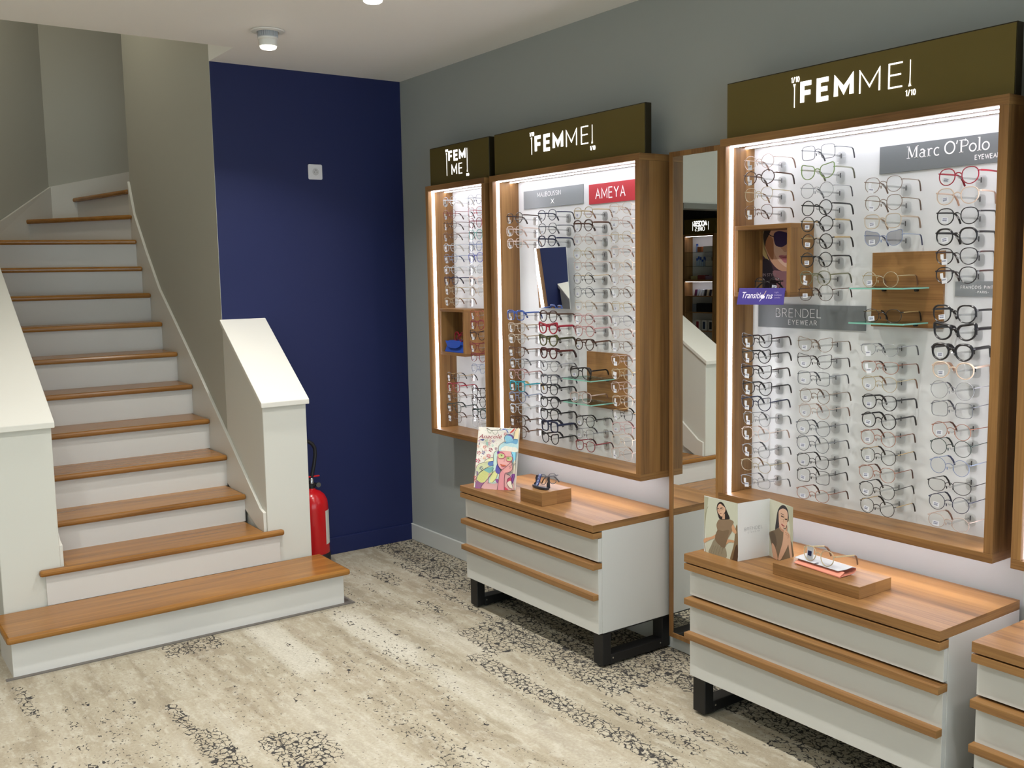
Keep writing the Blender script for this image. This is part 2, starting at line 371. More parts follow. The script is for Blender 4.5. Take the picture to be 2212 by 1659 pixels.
def carpet():
    m=bpy.data.materials.new('streaked_carpet_planks'); m.use_nodes=True; nt=m.node_tree; N=nt.nodes; L=nt.links; b=N['Principled BSDF']
    b.inputs['Roughness'].default_value=.95; b.inputs['Specular IOR Level'].default_value=.15
    geo=N.new('ShaderNodeNewGeometry'); pos=geo.outputs['Position']
    def vm(op,a,v): 
        n=N.new('ShaderNodeVectorMath'); n.operation=op; L.new(a,n.inputs[0])
        if isinstance(v,tuple): n.inputs[1].default_value=v
        else: L.new(v,n.inputs[1])
        return n.outputs[0]
    def mt(op,a,c,d=None):
        n=N.new('ShaderNodeMath'); n.operation=op
        for i,q in enumerate((a,c,d)):
            if q is None: continue
            if isinstance(q,(int,float)): n.inputs[i].default_value=q
            else: L.new(q,n.inputs[i])
        return n.outputs[0]
    def noise(vec,sc,det=3,ro=.6,dist=0):
        n=N.new('ShaderNodeTexNoise'); n.inputs['Scale'].default_value=sc; n.inputs['Detail'].default_value=det; n.inputs['Roughness'].default_value=ro; n.inputs['Distortion'].default_value=dist
        L.new(vec,n.inputs['Vector']); return n
    def ramp(fac,st):
        n=N.new('ShaderNodeValToRGB'); e=n.color_ramp.elements; e[0].position=st[0][0]; e[0].color=(*lin(st[0][1]),1); e[1].position=st[-1][0]; e[1].color=(*lin(st[-1][1]),1)
        for p,c in st[1:-1]: q=e.new(p); q.color=(*lin(c),1)
        L.new(fac,n.inputs[0]); return n.outputs[0]
    def mix(f,a,c):
        n=N.new('ShaderNodeMix'); n.data_type='RGBA'
        for s,q in ((0,f),(6,a),(7,c)):
            if isinstance(q,(int,float)): n.inputs[s].default_value=q
            elif isinstance(q,str): n.inputs[s].default_value=(*lin(q),1)
            else: L.new(q,n.inputs[s])
        return n.outputs[2]
    snap=N.new('ShaderNodeVectorMath'); snap.operation='SNAP'; snap.inputs[1].default_value=(.25,1.0,10); L.new(vm('ADD',pos,(.04,.25,0)),snap.inputs[0])
    wn=N.new('ShaderNodeTexWhiteNoise'); L.new(snap.outputs[0],wn.inputs['Vector'])
    st=noise(vm('ADD',vm('MULTIPLY',pos,(9,1.3,1)),vm('MULTIPLY',wn.outputs['Color'],(.6,.6,0))),1.0,5,.62,.3)
    base=ramp(st.outputs['Fac'],[(.30,'837a69'),(.42,'978f7c'),(.50,'a69f8c'),(.60,'aea897'),(.74,'bcb9ad')])
    base=mix(mt('MULTIPLY',wn.outputs['Value'],.22),base,'a99a86')
    ta=N.new('ShaderNodeAttribute'); ta.attribute_name='tone'
    base=mix(mt('MULTIPLY',mt('MAXIMUM',ta.outputs['Fac'],0.0),.6),base,'d3d1c6')
    base=mix(mt('MULTIPLY',mt('MAXIMUM',mt('MULTIPLY',ta.outputs['Fac'],-1.0),0.0),.6),base,'968b78')
    sp=noise(pos,95,5,.8)
    base=mix(mt('MULTIPLY',mt('SUBTRACT',sp.outputs['Fac'],.40),2.0),base,'877c6c')
    mo=noise(vm('MULTIPLY',pos,(1.6,.7,1)),16,6,.72); mr=N.new('ShaderNodeMapRange'); mr.inputs[1].default_value=.50; mr.inputs[2].default_value=.62; L.new(mo.outputs['Fac'],mr.inputs[0])
    base=mix(mt('MULTIPLY',mr.outputs[0],.34),base,'c8c5b9')
    fl=noise(pos,190,2,.6); base=mix(mt('MULTIPLY',mt('GREATER_THAN',fl.outputs['Fac'],.60),.18),base,'d8d2c2')
    # crackle: dark cell borders
    dn=noise(pos,48,3,.6); warp=vm('ADD',vm('MULTIPLY',pos,(1,.80,1)),vm('MULTIPLY',dn.outputs['Color'],(.022,.022,0)))
    vo=N.new('ShaderNodeTexVoronoi'); vo.feature='DISTANCE_TO_EDGE'; vo.inputs['Scale'].default_value=41; L.new(warp,vo.inputs['Vector'])
    wn2=noise(pos,38,3,.6)
    thr=mt('MULTIPLY_ADD',wn2.outputs['Fac'],.27,-.082)
    at=N.new('ShaderNodeAttribute'); at.attribute_name='crackle'
    brk=noise(vm('MULTIPLY',pos,(1,.55,1)),20,3,.65)
    gate=mt('GREATER_THAN',mt('ADD',at.outputs['Fac'],mt('MULTIPLY',mt('SUBTRACT',brk.outputs['Fac'],.5),1.5)),.46)
    line=mt('LESS_THAN',vo.outputs['Distance'],thr)
    # gentler fleck everywhere
    fk=noise(vm('MULTIPLY',pos,(1,.8,1)),75,2,.55); g2=noise(vm('MULTIPLY',pos,(2.2,.7,1)),3.0,3,.6)
    fleck=mt('MULTIPLY',mt('GREATER_THAN',fk.outputs['Fac'],mt('SUBTRACT',.88,mt('MULTIPLY',mt('ADD',g2.outputs['Fac'],mt('MULTIPLY',at.outputs['Fac'],.35)),.36))),.85)
    mask=mt('MULTIPLY',gate,line)
    base=mix(mt('MULTIPLY',gate,.25),base,'b5ab96')
    mask=mt('MAXIMUM',mask,fleck)
    base=mix(mt('MULTIPLY',mask,.93),base,'25262b')
    L.new(base,b.inputs['Base Color'])
    bp=N.new('ShaderNodeBump'); bp.inputs['Strength'].default_value=.35; bp.inputs['Distance'].default_value=.003; L.new(sp.outputs['Fac'],bp.inputs['Height']); L.new(bp.outputs[0],b.inputs['Normal'])
    return m
floor()
struct('ceiling',MB().box(XB,.1,YN,4.873,H,H+.22).box(XW,.1,4.873,D,H,H+.22).box(XB,-2.3,4.873,YB,H,H+.22),[CEIL])
struct('wall_right',MB().box(0,.15,YN,D+.1,0,H),[GREY_WALL])
struct('wall_back_blue',MB().box(XW+.002,0,D,D+.1,0,H),[BLUE])
struct('baseboard_blue',MB().box(XW+.24,-.014,D-.014,D,0,.099),[BLUE],bevel=.002)
struct('baseboard_right',MB().box(-.015,0,YN,D,0,.099),[mat('baseboard_white','c6c9c6',.45)],bevel=.003)
struct('wall_stair_right',MB().box(XW,XW+.13,D+.1,6.9,0,ZV).box(XW,XW+.0019,D,D+.1,0,H).box(XW,XW+.13,D,D+.1,H,ZV),[STAIR_WALL])
struct('wall_stair_left',MB().box(-2.40,-2.38,5.325,6.92,0,ZV).box(-2.40,-2.38,5.2,5.325,H,ZV),[STAIR_WALL])
struct('wall_stair_corner',MB().prism([(-2.38,6.905,0),(-1.455,7.83,0),(-1.57,7.95,0),(-2.40,7.12,0),(-2.40,6.9,0)],(0,0,ZV)),[STAIR_WALL])
struct('wall_stair_back',MB().box(-1.62,.6,7.83,7.95,0,ZV),[STAIR_WALL])
struct('wall_stair_end',MB().box(.6,.7,6.9,7.95,0,ZV).box(XW+.13,.6,6.8,6.9,0,ZV),[STAIR_WALL])
struct('wall_stair_opening',MB().box(-2.38,XW+.13,4.79,4.873,H+.22,ZV).box(XW,XW+.13,4.873,D+.1,H+.22,ZV).box(-2.38,-2.3,4.873,D,H+.22,ZV),[STAIR_WALL])
struct('ceiling_stairwell',MB().box(-2.5,.7,4.7,8.0,ZV,ZV+.1),[CEIL])
DARKW=mat('black_wall_paint','17181a',.6)
struct('wall_left',MB().box(XB-.1,XB,YN,5.24,0,H),[WHITE_PAINT])
struct('wall_left_dark',MB().box(XB-.1,XB,5.24,YB,0,H),[DARKW])
struct('wall_far',MB().box(XB,-2.38,YB-.1,YB,0,H),[DARKW])
struct('wall_far_right',MB().box(-2.5,-2.4001,6.9,YB,0,H),[WHITE_PAINT])
struct('wall_bulkhead',MB().box(XB,-2.3801,5.2,5.32,2.105,H),[WHITE_PAINT])
struct('trim_bulkhead',MB().box(XB,-2.3801,5.19,5.33,2.065,2.105),[mat('brushed_steel_trim','8b8a86',.35,metal=.6)])
# unseen shop front behind the camera, glazing added to let daylight in
struct('wall_front',MB().box(XB,.1,YN-.1,YN,2.45,H).box(XB,.1,YN-.1,YN,0,.25).box(XB,-6.6,YN-.1,YN,.25,2.45).box(-.4,.1,YN-.1,YN,.25,2.45),[WHITE_PAINT])
struct('added_window_1',MB().box(-6.6,-.4,YN-.06,YN-.04,.25,2.45),[SHELFG])
fr=MB()
for x in (-6.6,-4.55,-2.5,-.46): fr.box(x,x+.06,YN-.08,YN-.02,.25,2.45)
fr.box(-6.6,-.4,YN-.08,YN-.02,.25,.31).box(-6.6,-.4,YN-.08,YN-.02,2.39,2.45)
struct('added_window_2',fr,[BLACK])
struct('trim_1',MB().box(-2.40,-.83,4.364,4.386,0,.004).box(-.878,-.83,4.386,4.71,0,.004),[mat('grey_floor_edge','6d6862',.7)])
# parapets: a low wall sloping with the stair, and its cap board
PF=4.7082;PZ=1.0139;PT=1.4004
def parapet(side,x0,x1,z0,D=D,PT=PT):
    pts=[(x0,PF,z0),(x0,D,z0),(x0,D,PT-.028),(x0,PF,PZ-.028)]
    struct('wall_parapet_'+side,MB().prism(pts,(x1-x0,0,0)),[WHITE_PAINT],bevel=.004)
    s=(PT-PZ)/(D-PF); y0=PF-.018; zt=PZ-.018*s; t=.026
    a=x0-.012;b=x1+.012
    c=[(a,y0,zt),(a,D-.001,PT),(a,D-.001,PT-t),(a,y0,zt-t)]
    struct('trim_cap_'+side,MB().prism(c,(b-a,0,0)),[mat('cap_white_paint','e2e0d8',.4)],bevel=.003)
parapet('right',XW,-.9007,0); parapet('left',-2.3473,XL,0,5.86,1.70)
# ---------------------------------------------------------------- staircase
ST=thing('staircase','white staircase with orange-brown varnished timber treads turning right at the top','staircase',(-1.62,4.36,0))
TZ=[.183,.348,.497,.668,.838,1.011,1.186,1.358,1.535,1.706,1.882,2.049,2.222]
SY=[4.345,4.672,4.947,5.204,5.464,5.736,5.993,6.272,6.487,6.647,6.746,6.822,6.949]
AN=[0]*8+[0,7,13,57,80]
th=.030; XR_=XW-.016; XL_=XL+.016
def edge(i):
    a=radians(AN[i]); p=Vector((XR_,SY[i],0)); d=Vector((-cos(a),sin(a),0))
    ln={10:1.15,11:.95,12:.90}.get(i,(XR_-(XL_ if i<8 else -2.375))/cos(a)); return p,p+d*ln,d
for i in range(13):
    z=TZ[i]
    if i==0: pts=[(-2.392,SY[0]),(-.858,SY[0]),(-.858,4.7),(-2.392,4.7)]; rp=None
    elif i==1: pts=[(-2.199,SY[1]),(-1.057,SY[1]),(-1.057,4.7075),(XR_,4.7075),(XR_,SY[2]+.04),(XL_,SY[2]+.04),(XL_,4.7075),(-2.199,4.7075)]
    elif i<8: pts=[(XL_,SY[i]),(XR_,SY[i]),(XR_,SY[i+1]+.045),(XL_,SY[i+1]+.045)]
    elif i<10:
        p,q,d=edge(i); p2,q2,_=edge(i+1); pts=[(q.x,q.y),(p.x,p.y),(p2.x,p2.y+.04),(q2.x,q2.y+.04)]
    elif i==10: p,q,d=edge(i); pts=[(q.x,q.y),(p.x,p.y),(XR_,6.87),(-1.64,7.63)]
    elif i==11: p,q,d=edge(i); pts=[(q.x,q.y),(p.x,p.y),(XR_,6.99),(-1.27,7.82),(-1.46,7.82)]
    else: p,q,d=edge(i); pts=[(q.x,q.y),(p.x,p.y),(-.5,6.96),(-.5,7.82),(-1.2,7.82)]
    obj('tread',MB().prism([(x,y,z-th) for x,y in pts],(0,0,th)),[W_T],ST,bevel=.011)
    r=MB(); rc=.028; zb=TZ[i-1] if i else 0
    if i==0: r.box(-2.370,-.880,4.345+.041,4.70,0,z-th)
    elif i==1: r.box(-2.172,-1.078,4.694,4.7075,zb,z-th)
    else:
        p,q,d=edge(i); nrm=Vector((d.y*-1*-1,d.x*-1,0)) if False else Vector((d.y,-d.x,0)); nrm=nrm if nrm.y>0 or (abs(nrm.y)<.3 and nrm.x>0) else -nrm
        if i>=11: nrm=Vector((abs(nrm.x),abs(nrm.y),0))
        a=p+nrm*rc; b=q+nrm*rc; c=nrm*.015
        r.prism([tuple(a+Vector((0,0,zb))),tuple(b+Vector((0,0,zb))),tuple(b+c+Vector((0,0,zb))),tuple(a+c+Vector((0,0,zb)))],(0,0,z-th-zb))
    obj('riser',r,[RISER],ST)
SK=[(4.72,.44),(4.765,.453),(5.617,1.074),(6.039,1.369),(6.317,1.56),(6.565,1.80),(6.796,2.05),(6.895,2.27)]
SKM=mat('skirting_white','dcdad2',.4)
def skirt(x0,x1,pts):
    mb=MB(); low=[(x0,y,max(.33,z-.42)) for y,z in pts]; top=[(x0,y,z) for y,z in pts]
    mb.prism(top+low[::-1],(x1-x0,0,0)); return mb
obj('skirting_board',skirt(XR_,XW,SK),[SKM],ST,bevel=.002)
obj('skirting_board',skirt(XL,XL_,[(y,z) for y,z in SK[:2]]+[(5.85,1.24)]),[SKM],ST,bevel=.002)
a=Vector((-2.38,6.905,0)); b=Vector((-1.455,7.83,0)); n=Vector((.012,-.012,0))
obj('skirting_board',MB().prism([tuple(a+Vector((0,0,1.86))),tuple(Vector((-1.846,7.43,2.03))),tuple(b+Vector((0,0,2.296))),tuple(b+Vector((0,0,1.9))),tuple(a+Vector((0,0,1.5)))],n),[SKM],ST)
obj('skirting_board',MB().prism([(-1.455,7.83,2.296),(-.885,7.83,2.43),(-.4,7.83,2.56),(-.4,7.83,2.1),(-1.455,7.83,1.9)],(0,-.014,0)),[SKM],ST)
# ---------------------------------------------------------------- ceiling lights
def downlight(x,y,label,e=DOWN,vis=True):
    t=thing('ceiling_downlight',label,'ceiling light',(x,y,H),group='swivel downlights in the ceiling')
    obj('trim_ring',MB().lathe([(.035,.0),(.078,-.001),(.074,-.006),(.052,-.008),(.045,.0)],(x,y,H-.0005),32),[mat('white_lamp_metal','e6e6e2',.35)],t,smooth=True)
    f=MB()
    for k in range(30): a=2*pi*k/30; f.box(x+cos(a)*.044-.0016,x+cos(a)*.044+.0016,y+sin(a)*.044-.0016,y+sin(a)*.044+.0016,H-.028,H-.004)
    f.lathe([(.042,-.004),(.042,-.028),(.047,-.029),(.047,-.033)],(x,y,H),24)
    obj('heat_sink',f,[mat('grey_lamp_metal','b9bcc2',.35)],t)
    obj('lamp_head',MB().lathe([(.0,-.030),(.046,-.030),(.046,-.04),(.041,-.044),(.041,-.070),(.038,-.072),(.0,-.071)],(x,y,H),28),[mat('white_lamp_metal','e6e6e2',.35)],t,smooth=True)
    obj('lamp_lens',MB().lathe([(.0,-.0715),(.036,-.0715),(.036,-.078),(.030,-.082),(.0,-.083)],(x,y,H),28),[mat('lit_lamp_lens','fff6e6',.5,emit=14)],t,smooth=True)
    ld=bpy.data.lights.new('downlight_bulb','AREA'); ld.shape='DISK'; ld.size=.075; ld.energy=e; ld.color=(1,.974,.925); ld.spread=radians(120)
    lo=bpy.data.objects.new('downlight_bulb',ld); COL.objects.link(lo); lo.parent=t; lo.location=(0,0,-.088)
downlight(-1.117,4.468,'white swivel downlight in the ceiling in front of the navy wall')
downlight(-1.072,3.52,'white swivel downlight at the top edge of the picture, second from the navy wall')
k=0  # extra downlights, all unseen, added to light the room
for x,y in [(-1.1,2.55),(-1.1,1.6),(-1.1,.6),(-2.75,3.5),(-2.75,2.3),(-2.75,1.1),(-2.75,-.3),(-4.4,3.5),(-4.4,2.0),(-4.4,.4),(-1.1,-.8),(-6,3.2),(-6,1.2),(-5.0,8.6),(-4.0,6.5)]:
    k+=1; downlight(x,y,'unseen swivel downlight added out of the picture to light the shop floor')
# unseen lamp, added above the stair turn to light the stairwell
t=thing('added_stair_lamp','round unseen lamp added on the ceiling above the stair turn','ceiling light',(-1.75,6.3,ZV))
obj('added_lamp_shade',MB().lathe([(.12,0),(.14,-.03),(.12,-.06),(0,-.07)],(-1.75,6.3,ZV),28),[mat('lit_added_shade','fff0d8',.5,emit=2.5)],t,smooth=True)
ld=bpy.data.lights.new('added_stair_light','AREA'); ld.shape='DISK'; ld.size=.24; ld.energy=9; ld.color=(1,.95,.80); lo=bpy.data.objects.new('added_stair_light',ld); COL.objects.link(lo); lo.parent=t; lo.location=(0,0,-.08)
# ---------------------------------------------------------------- socket, extinguisher
t=thing('power_socket','white square wall socket with two pin holes on the navy wall','socket',(-.56,D,2.204))
def rrect(cx,cz,w,h,r,y,n=5):
    p=[]
    for sx,sz,a0 in ((1,1,0),(-1,1,90),(-1,-1,180),(1,-1,270)):
        for i in range(n+1): a=radians(a0+90*i/n); p.append((cx+sx*(w/2-r)+r*cos(a),y,cz+sz*(h/2-r)+r*sin(a)))
    return p
SW=mat('socket_plastic','dcdce0',.3)
obj('cover_plate',MB().prism(rrect(-.56,2.204,.084,.084,.008,D),(0,-.009,0)),[SW],t,bevel=.003)
obj('insert_plate',MB().prism(rrect(-.56,2.204,.046,.046,.002,D-.009),(0,-.0022,0)),[SW],t,bevel=.0008)
obj('socket_well',MB().lathe([(.0195,-.0112),(.0185,-.0120),(.0175,-.0118),(.013,-.0114),(0,-.0114)],(-.56,D,2.204),28,axis=1),[mat('socket_recess','c2c2c4',.4)],t,smooth=True)
hh=MB()
for dx,dz in ((-.008,-.001),(.008,-.001),(-.003,.010),(.003,.010)): hh.lathe([(.0021,-.0122),(.0021,-.0125),(0,-.0125)],(-.56+dx,D,2.204+dz),10,axis=1)
obj('pin_hole',hh,[mat('dark_hole','1a1a1c',.6)],t)
ex,ey=-.735,5.06
t=thing('fire_extinguisher','red fire extinguisher with black hose behind the right parapet','fire extinguisher',(ex,ey,0))
RED=mat('extinguisher_red','c4161c',.22)
obj('cylinder',MB().lathe([(.0,.05),(.085,.052),(.0885,.07),(.0885,.345),(.084,.385),(.068,.415),(.045,.435),(.022,.445),(.020,.455),(0,.455)],(ex,ey,0),40),[RED],t,smooth=True)
obj('base_ring',MB().lathe([(.0,0),(.088,0),(.093,.008),(.092,.085),(.0895,.088),(0,.088)],(ex,ey,0),36),[mat('black_rubber','18181a',.5)],t,smooth=True)
obj('valve',MB().lathe([(.0,.452),(.021,.452),(.021,.466),(.014,.470),(.014,.497),(0,.497)],(ex,ey,0),18).box(ex-.045,ex+.04,ey-.012,ey+.012,.462,.478),[BLACK],t)
obj('pressure_gauge',MB().lathe([(.0,-.03),(.014,-.03),(.014,-.012),(0,-.012)],(ex+.03,ey,.470),16,axis=1),[CHROME],t,smooth=True)
obj('hose_coupling',MB().lathe([(.0,.478),(.013,.478),(.013,.505),(.009,.51),(0,.51)],(ex,ey-.002,0),16),[CHROME],t,smooth=True)
obj('trigger',MB().box(ex-.02,ex+.05,ey-.007,ey+.007,.512,.520),[RED],t,bevel=.003)
obj('hose',MB().tube([tuple(Vector(p)) for p in smooth_poly([(ex,.505),(ex+.016,.58),(ex+.030,.65),(ex+.018,.705),(ex-.03,.722),(ex-.075,.69),(ex-.098,.58),(ex-.105,.45),(ex-.108,.3)],5)[:40]] if False else [(a,ey,b) for a,b in [(ex,.50),(ex+.010,.54),(ex+.022,.59),(ex+.030,.64),(ex+.028,.675),(ex+.014,.70),(ex-.01,.716),(ex-.035,.716),(ex-.06,.70),(ex-.08,.67),(ex-.094,.6),(ex-.10,.5),(ex-.104,.40),(ex-.106,.28)]],.0105,10),[mat('black_hose_rubber','1c1c20',.4)],t,smooth=True)
lb=[]
for k in range(9):
    a=radians(-62+k*10); lb.append(a)
m=MB(); vs=[]
for a in lb: vs+=[(ex+.0892*cos(a),ey+.0892*sin(a),.14),(ex+.0892*cos(a),ey+.0892*sin(a),.33)]
m.add(vs,[(2*i,2*i+2,2*i+3,2*i+1) for i in range(len(lb)-1)])
obj('instruction_label',m,[mat('label_white','d9d6cc',.5)],t)
# ---------------------------------------------------------------- wall display units
F=.167; FT=2.0935; FB=.7466; T=.028
DISP={1:(4.121,4.695),2:(2.9997,4.0783),3:(1.4936,2.5683),4:(.86,1.4396)}
DL={1:'narrow walnut wall unit of eyeglass frames nearest the navy wall',2:'wide walnut wall unit of eyeglass frames between the narrow unit and the tall mirror',
    3:'wide walnut wall unit of eyeglass frames, the nearest whole one',4:'walnut wall unit cut off by the right edge of the picture'}
UNIT={}
for n,(y0,y1) in DISP.items():
    u=thing('wall_display_unit',DL[n],'display unit',(-F/2,(y0+y1)/2,FB),group=None); UNIT[n]=u
    obj('top_panel',MB().box(-F,-.001,y0,y1,FT-T,FT),[W_Y],u,bevel=.0012)
    obj('bottom_panel',MB().box(-F,-.001,y0,y1,FB,FB+T),[W_Y],u,bevel=.0012)
    obj('side_panel',MB().box(-F,-.001,y1-T,y1,FB+T,FT-T),[W_Z],u,bevel=.0012)
    obj('side_panel',MB().box(-F,-.001,y0,y0+T,FB+T,FT-T),[W_Z],u,bevel=.0012)
    obj('back_panel',MB().box(-.010,-.001,y0+T,y1-T,FB+T,FT-T),[PANEL],u)
    obj('led_strip',MB().box(-.144,-.128,y1-T-.003,y1-T,FB+T,FT-T),[LEDM],u,label='lit vertical light strip')
    obj('led_strip',MB().box(-.144,-.128,y0+T,y0+T+.003,FB+T,FT-T),[LEDM],u,label='lit vertical light strip')
    obj('led_strip',MB().box(-.144,-.128,y0+T,y1-T,FT-T-.003,FT-T),[LEDM],u,label='lit light strip along the front of the top')
    obj('led_strip',MB().box(-.062,-.050,y0+T,y1-T,FT-T-.003,FT-T),[LEDM],u,label='lit light strip in the middle of the top')
    if n>1: obj('under_light',MB().box(-.115,-.100,y0+.02,y1-.02,FB-.003,FB),[UNDERM],u,label='light strip under the unit')
# illuminated header signs
HX=-F+.032; HT=2.295
def marker(mb,O,U,V,Dv,x,y0,y1,up,s,mi=0):
    "thin gauge line with a small arrow head and 1/10"
    ribbon(mb,[(x,y0),(x,y1)],.0019*s,O,U,V,Dv,mi)
    ya=y1 if up else y0; d=1 if up else -1
    mb.add([O+U*(x-.0052*s)+V*(ya+d*.004*s)+Dv,O+U*(x+.0052*s)+V*(ya+d*.004*s)+Dv,O+U*x+V*(ya-d*.011*s)+Dv],[(0,1,2)],mi)
    stext(mb,'1/10',O+U*(x-.0135*s)+V*(ya+(d*.010*s if up else -.032*s)),U,V,Dv,.017*s,.0019*s,track=.28,mi=mi,xs=.8)
def header(n,name='header_sign'):
    y0,y1=DISP[n]; y0+=.002;y1-=.002
    t=thing('header_sign',{1:'small dark olive header sign with lit letters in two rows on the narrow wall unit',2:'olive header sign with one row of lit letters on the middle wall unit',3:'large olive header sign with one row of lit letters on the nearest whole wall unit',4:'olive header sign on the wall unit cut off at the right'}[n],'sign',(HX,(y0+y1)/2,FT))
    obj('sign_box',MB().box(HX+.003,HX+.036,y0,y1,FT+.0005,HT),[OLIVE_D],t,bevel=.0015)
    obj('sign_face',MB().box(HX,HX+.003,y0+.003,y1-.003,FT+.002,HT-.004),[OLIVE],t,bevel=.0008)
    U=Vector((0,-1,0));V=Vector((0,0,1));Dv=Vector((-.0018,0,0)); m=MB(); X=HX-.0002
    if n in (2,3):
        yl=2.234 if n==3 else 3.7415; O=Vector((X,yl-.0078,2.1702+.0078+(.001 if n==2 else 0)))
        x=stext(m,'FEM',O,U,V,Dv,.0615,.0155,track=.49,xs=1.08)
        stext(m,'ME',O+U*(x+.031)-V*.0052,U,V,Dv,.072,.0046,track=.47,xs=1.1)
        marker(m,O,U,V,Dv,-.0325,-.012,.062,True,1); marker(m,O,U,V,Dv,.404,-.006,.069,False,1)
    elif n==1:
        O=Vector((X,4.4995-.0058,2.207+.0058))
        stext(m,'FEM',O,U,V,Dv,.0440,.0112,track=.52,xs=1.2)
        stext(m,'ME',Vector((X,4.468,2.139)),U,V,Dv,.0505,.0042,track=.47,xs=1.0)
        marker(m,O,U,V,Dv,-.024,-.076,.040,True,.72); marker(m,O,U,V,Dv,.174,-.070,.047,False,.72)
    if m.v: obj('lit_lettering',m,[SIGNM],t)
for n in (1,2,3,4): header(n)
# ---------------------------------------------------------------- brand boards and fittings inside the units
def board(name,label,y0,y1,z0,z1,m,build,cat='sign'):
    t=thing(name,label,cat,(-.0101,(y0+y1)/2,z0)); obj('board',MB().box(-.016,-.0102,y0,y1,z0,z1),[m],t,bevel=.0006)
    mb=MB(); build(mb,Vector((-.0161,y1,z0)),Vector((0,-1,0)),Vector((0,0,1)),Vector((-.0006,0,0)))
    obj('lettering',mb,[WHITEINK],t)
def b_brendel(mb,O,U,V,Dv):
    stext(mb,'BRENDEL',O+U*.085+V*.040,U,V,Dv,.030,.0020,track=.34,xs=1.05)
    stext(mb,'EYEWE^R',O+U*.142+V*.013,U,V,Dv,.0165,.0015,track=.42,xs=1.0)
board('brand_sign','dark grey sign board with thin white capitals in nearest whole unit, below the purple card',2.045,2.51,1.403,1.488,PLATE,b_brendel)
def serif(mb,O,U,V,Dv,h):
    "slab-serif name, drawn stroke by stroke"
    x=0; tk=.13*h; tn=.05*h
    def R(pts,wd): ribbon(mb,[(x+a*h,b*h) for a,b in pts],wd,O,U,V,Dv)
    def S(a,b,l=.28): R([(a-l/2,b),(a+l/2,b)],tn)
    # M
    R([(.14,0),(.14,1)],tn);R([(.14,1),(.5,.08)],tk);R([(.5,.08),(.86,1)],tn);R([(.88,0),(.88,1)],tk);S(.14,.025,.3);S(.88,.025,.34);S(.1,.975,.24);S(.93,.975,.26); x+=1.16*h
    def la():
        R([(.42,0),(.42,.45)]+arc(.24,.45,.18,.19,0,150,8),tk*.8); R(arc(.22,.19,.2,.18,30,330,14),tn*1.4); S(.48,.025,.16)
    la(); x+=.68*h
    R([(.14,0),(.14,.62)],tk*.9);S(.14,.025,.32);S(.09,.6,.18);R([(.16,.40)]+arc(.34,.42,.17,.2,150,50,6),tn*1.5); x+=.60*h
    R(arc(.28,.32,.25,.31,50,310,14),tk*.75); x+=.92*h
    R(arc(.46,.5,.42,.47,0,360,26),tk*.85); x+=1.0*h
    R([(.10,1.0),(.03,.72)],tk*.7); x+=.24*h
    R([(.2,0),(.2,1)],tk);S(.2,.025,.36);S(.13,.975,.22);R([(.2,.97),(.5,.97)]+arc(.5,.73,.26,.24,90,-90,8)+[(.2,.49)],tn*1.4); x+=.86*h
    R(arc(.3,.32,.27,.3,0,360,20),tk*.75); x+=.68*h
    R([(.16,0),(.16,1.05)],tk*.9);S(.16,.025,.32);S(.11,1.03,.18); x+=.38*h
    R(arc(.3,.32,.27,.3,0,360,20),tk*.75)
def b_marc(mb,O,U,V,Dv):
    serif(mb,O+U*.100+V*.040,U,V,Dv,.0385); stext(mb,'EYEWEAR',O+U*.330+V*.014,U,V,Dv,.0135,.0020,track=.25,xs=.85)
board('brand_sign','grey sign board with a white serif name, top right in the nearest whole unit',1.545,2.004,1.924,2.012,PLATE,b_marc)
LP=mat('light_slate_board','858a8c',.4)
def b_fr(mb,O,U,V,Dv):
    stext(mb,'FRANÇOIS PINTON',O+U*.019+V*.024,U,V,Dv,.0085,.0010,track=.45,xs=.9); stext(mb,'-PARIS-',O+U*.068+V*.010,U,V,Dv,.0065,.0009,track=.5)
board('brand_sign','small light grey sign board with tiny white capitals, right side of nearest whole unit',1.53,1.725,1.524,1.570,LP,b_fr)
def b_mb(mb,O,U,V,Dv):
    stext(mb,'MAUBOUSSIN',O+U*.115+V*.052,U,V,Dv,.021,.0018,track=.26,xs=.95)
    # four pointed star
    c=O+U*.232+V*.026
    pts=[]
    for k in range(8):
        a=radians(45*k+45); r=.019 if k%2==0 else .0035
        pts.append(c+U*(r*cos(a)*1.05)+V*(r*sin(a)))
    mb.prism(pts,Dv)
board('brand_sign','grey sign board with white capitals and a four-pointed star in the middle unit',3.541,4.0,1.932,2.019,LP,b_mb)
board('brand_sign','red sign board with large white capitals in the middle unit',3.04,3.499,1.923,2.011,REDPL,lambda mb,O,U,V,Dv: stext(mb,'AMEYA',O+U*.048+V*.022,U,V,Dv,.045,.0050,track=.28,xs=.86))
def wood_board(y0,y1,z0,z1,label): return one('walnut_backboard',MB().box(-.020,-.0101,y0,y1,z0,z1),[W_Y],label,'backboard',(-.015,(y0+y1)/2,z0),bevel=.001)
wood_board(1.762,2.02,1.421,1.667,'square walnut backboard behind two glass shelves in the nearest whole unit')
wood_board(3.25,3.52,1.001,1.256,'square walnut backboard behind two glass shelves in the middle unit')
def gshelf(y0,y1,z,label):
    t=thing('glass_shelf',label,'shelf',(-.09,(y0+y1)/2,z-.005))
    obj('pane',MB().box(-.159,-.0205,y0+.001,y1-.001,z-.005,z),[SHELFG],t)
    obj('polished_edge',MB().box(-.160,-.159,y0,y1,z-.005,z).box(-.159,-.0205,y0,y0+.001,z-.005,z).box(-.159,-.0205,y1-.001,y1,z-.005,z),[SHELFE],t)
    for y in (y0+.04,y1-.04): obj('shelf_pin',MB().lathe([(0,-.034),(.005,-.034),(.005,-.0205),(0,-.0205)],(0,y,z-.010),10,axis=0),[BLACK],t)
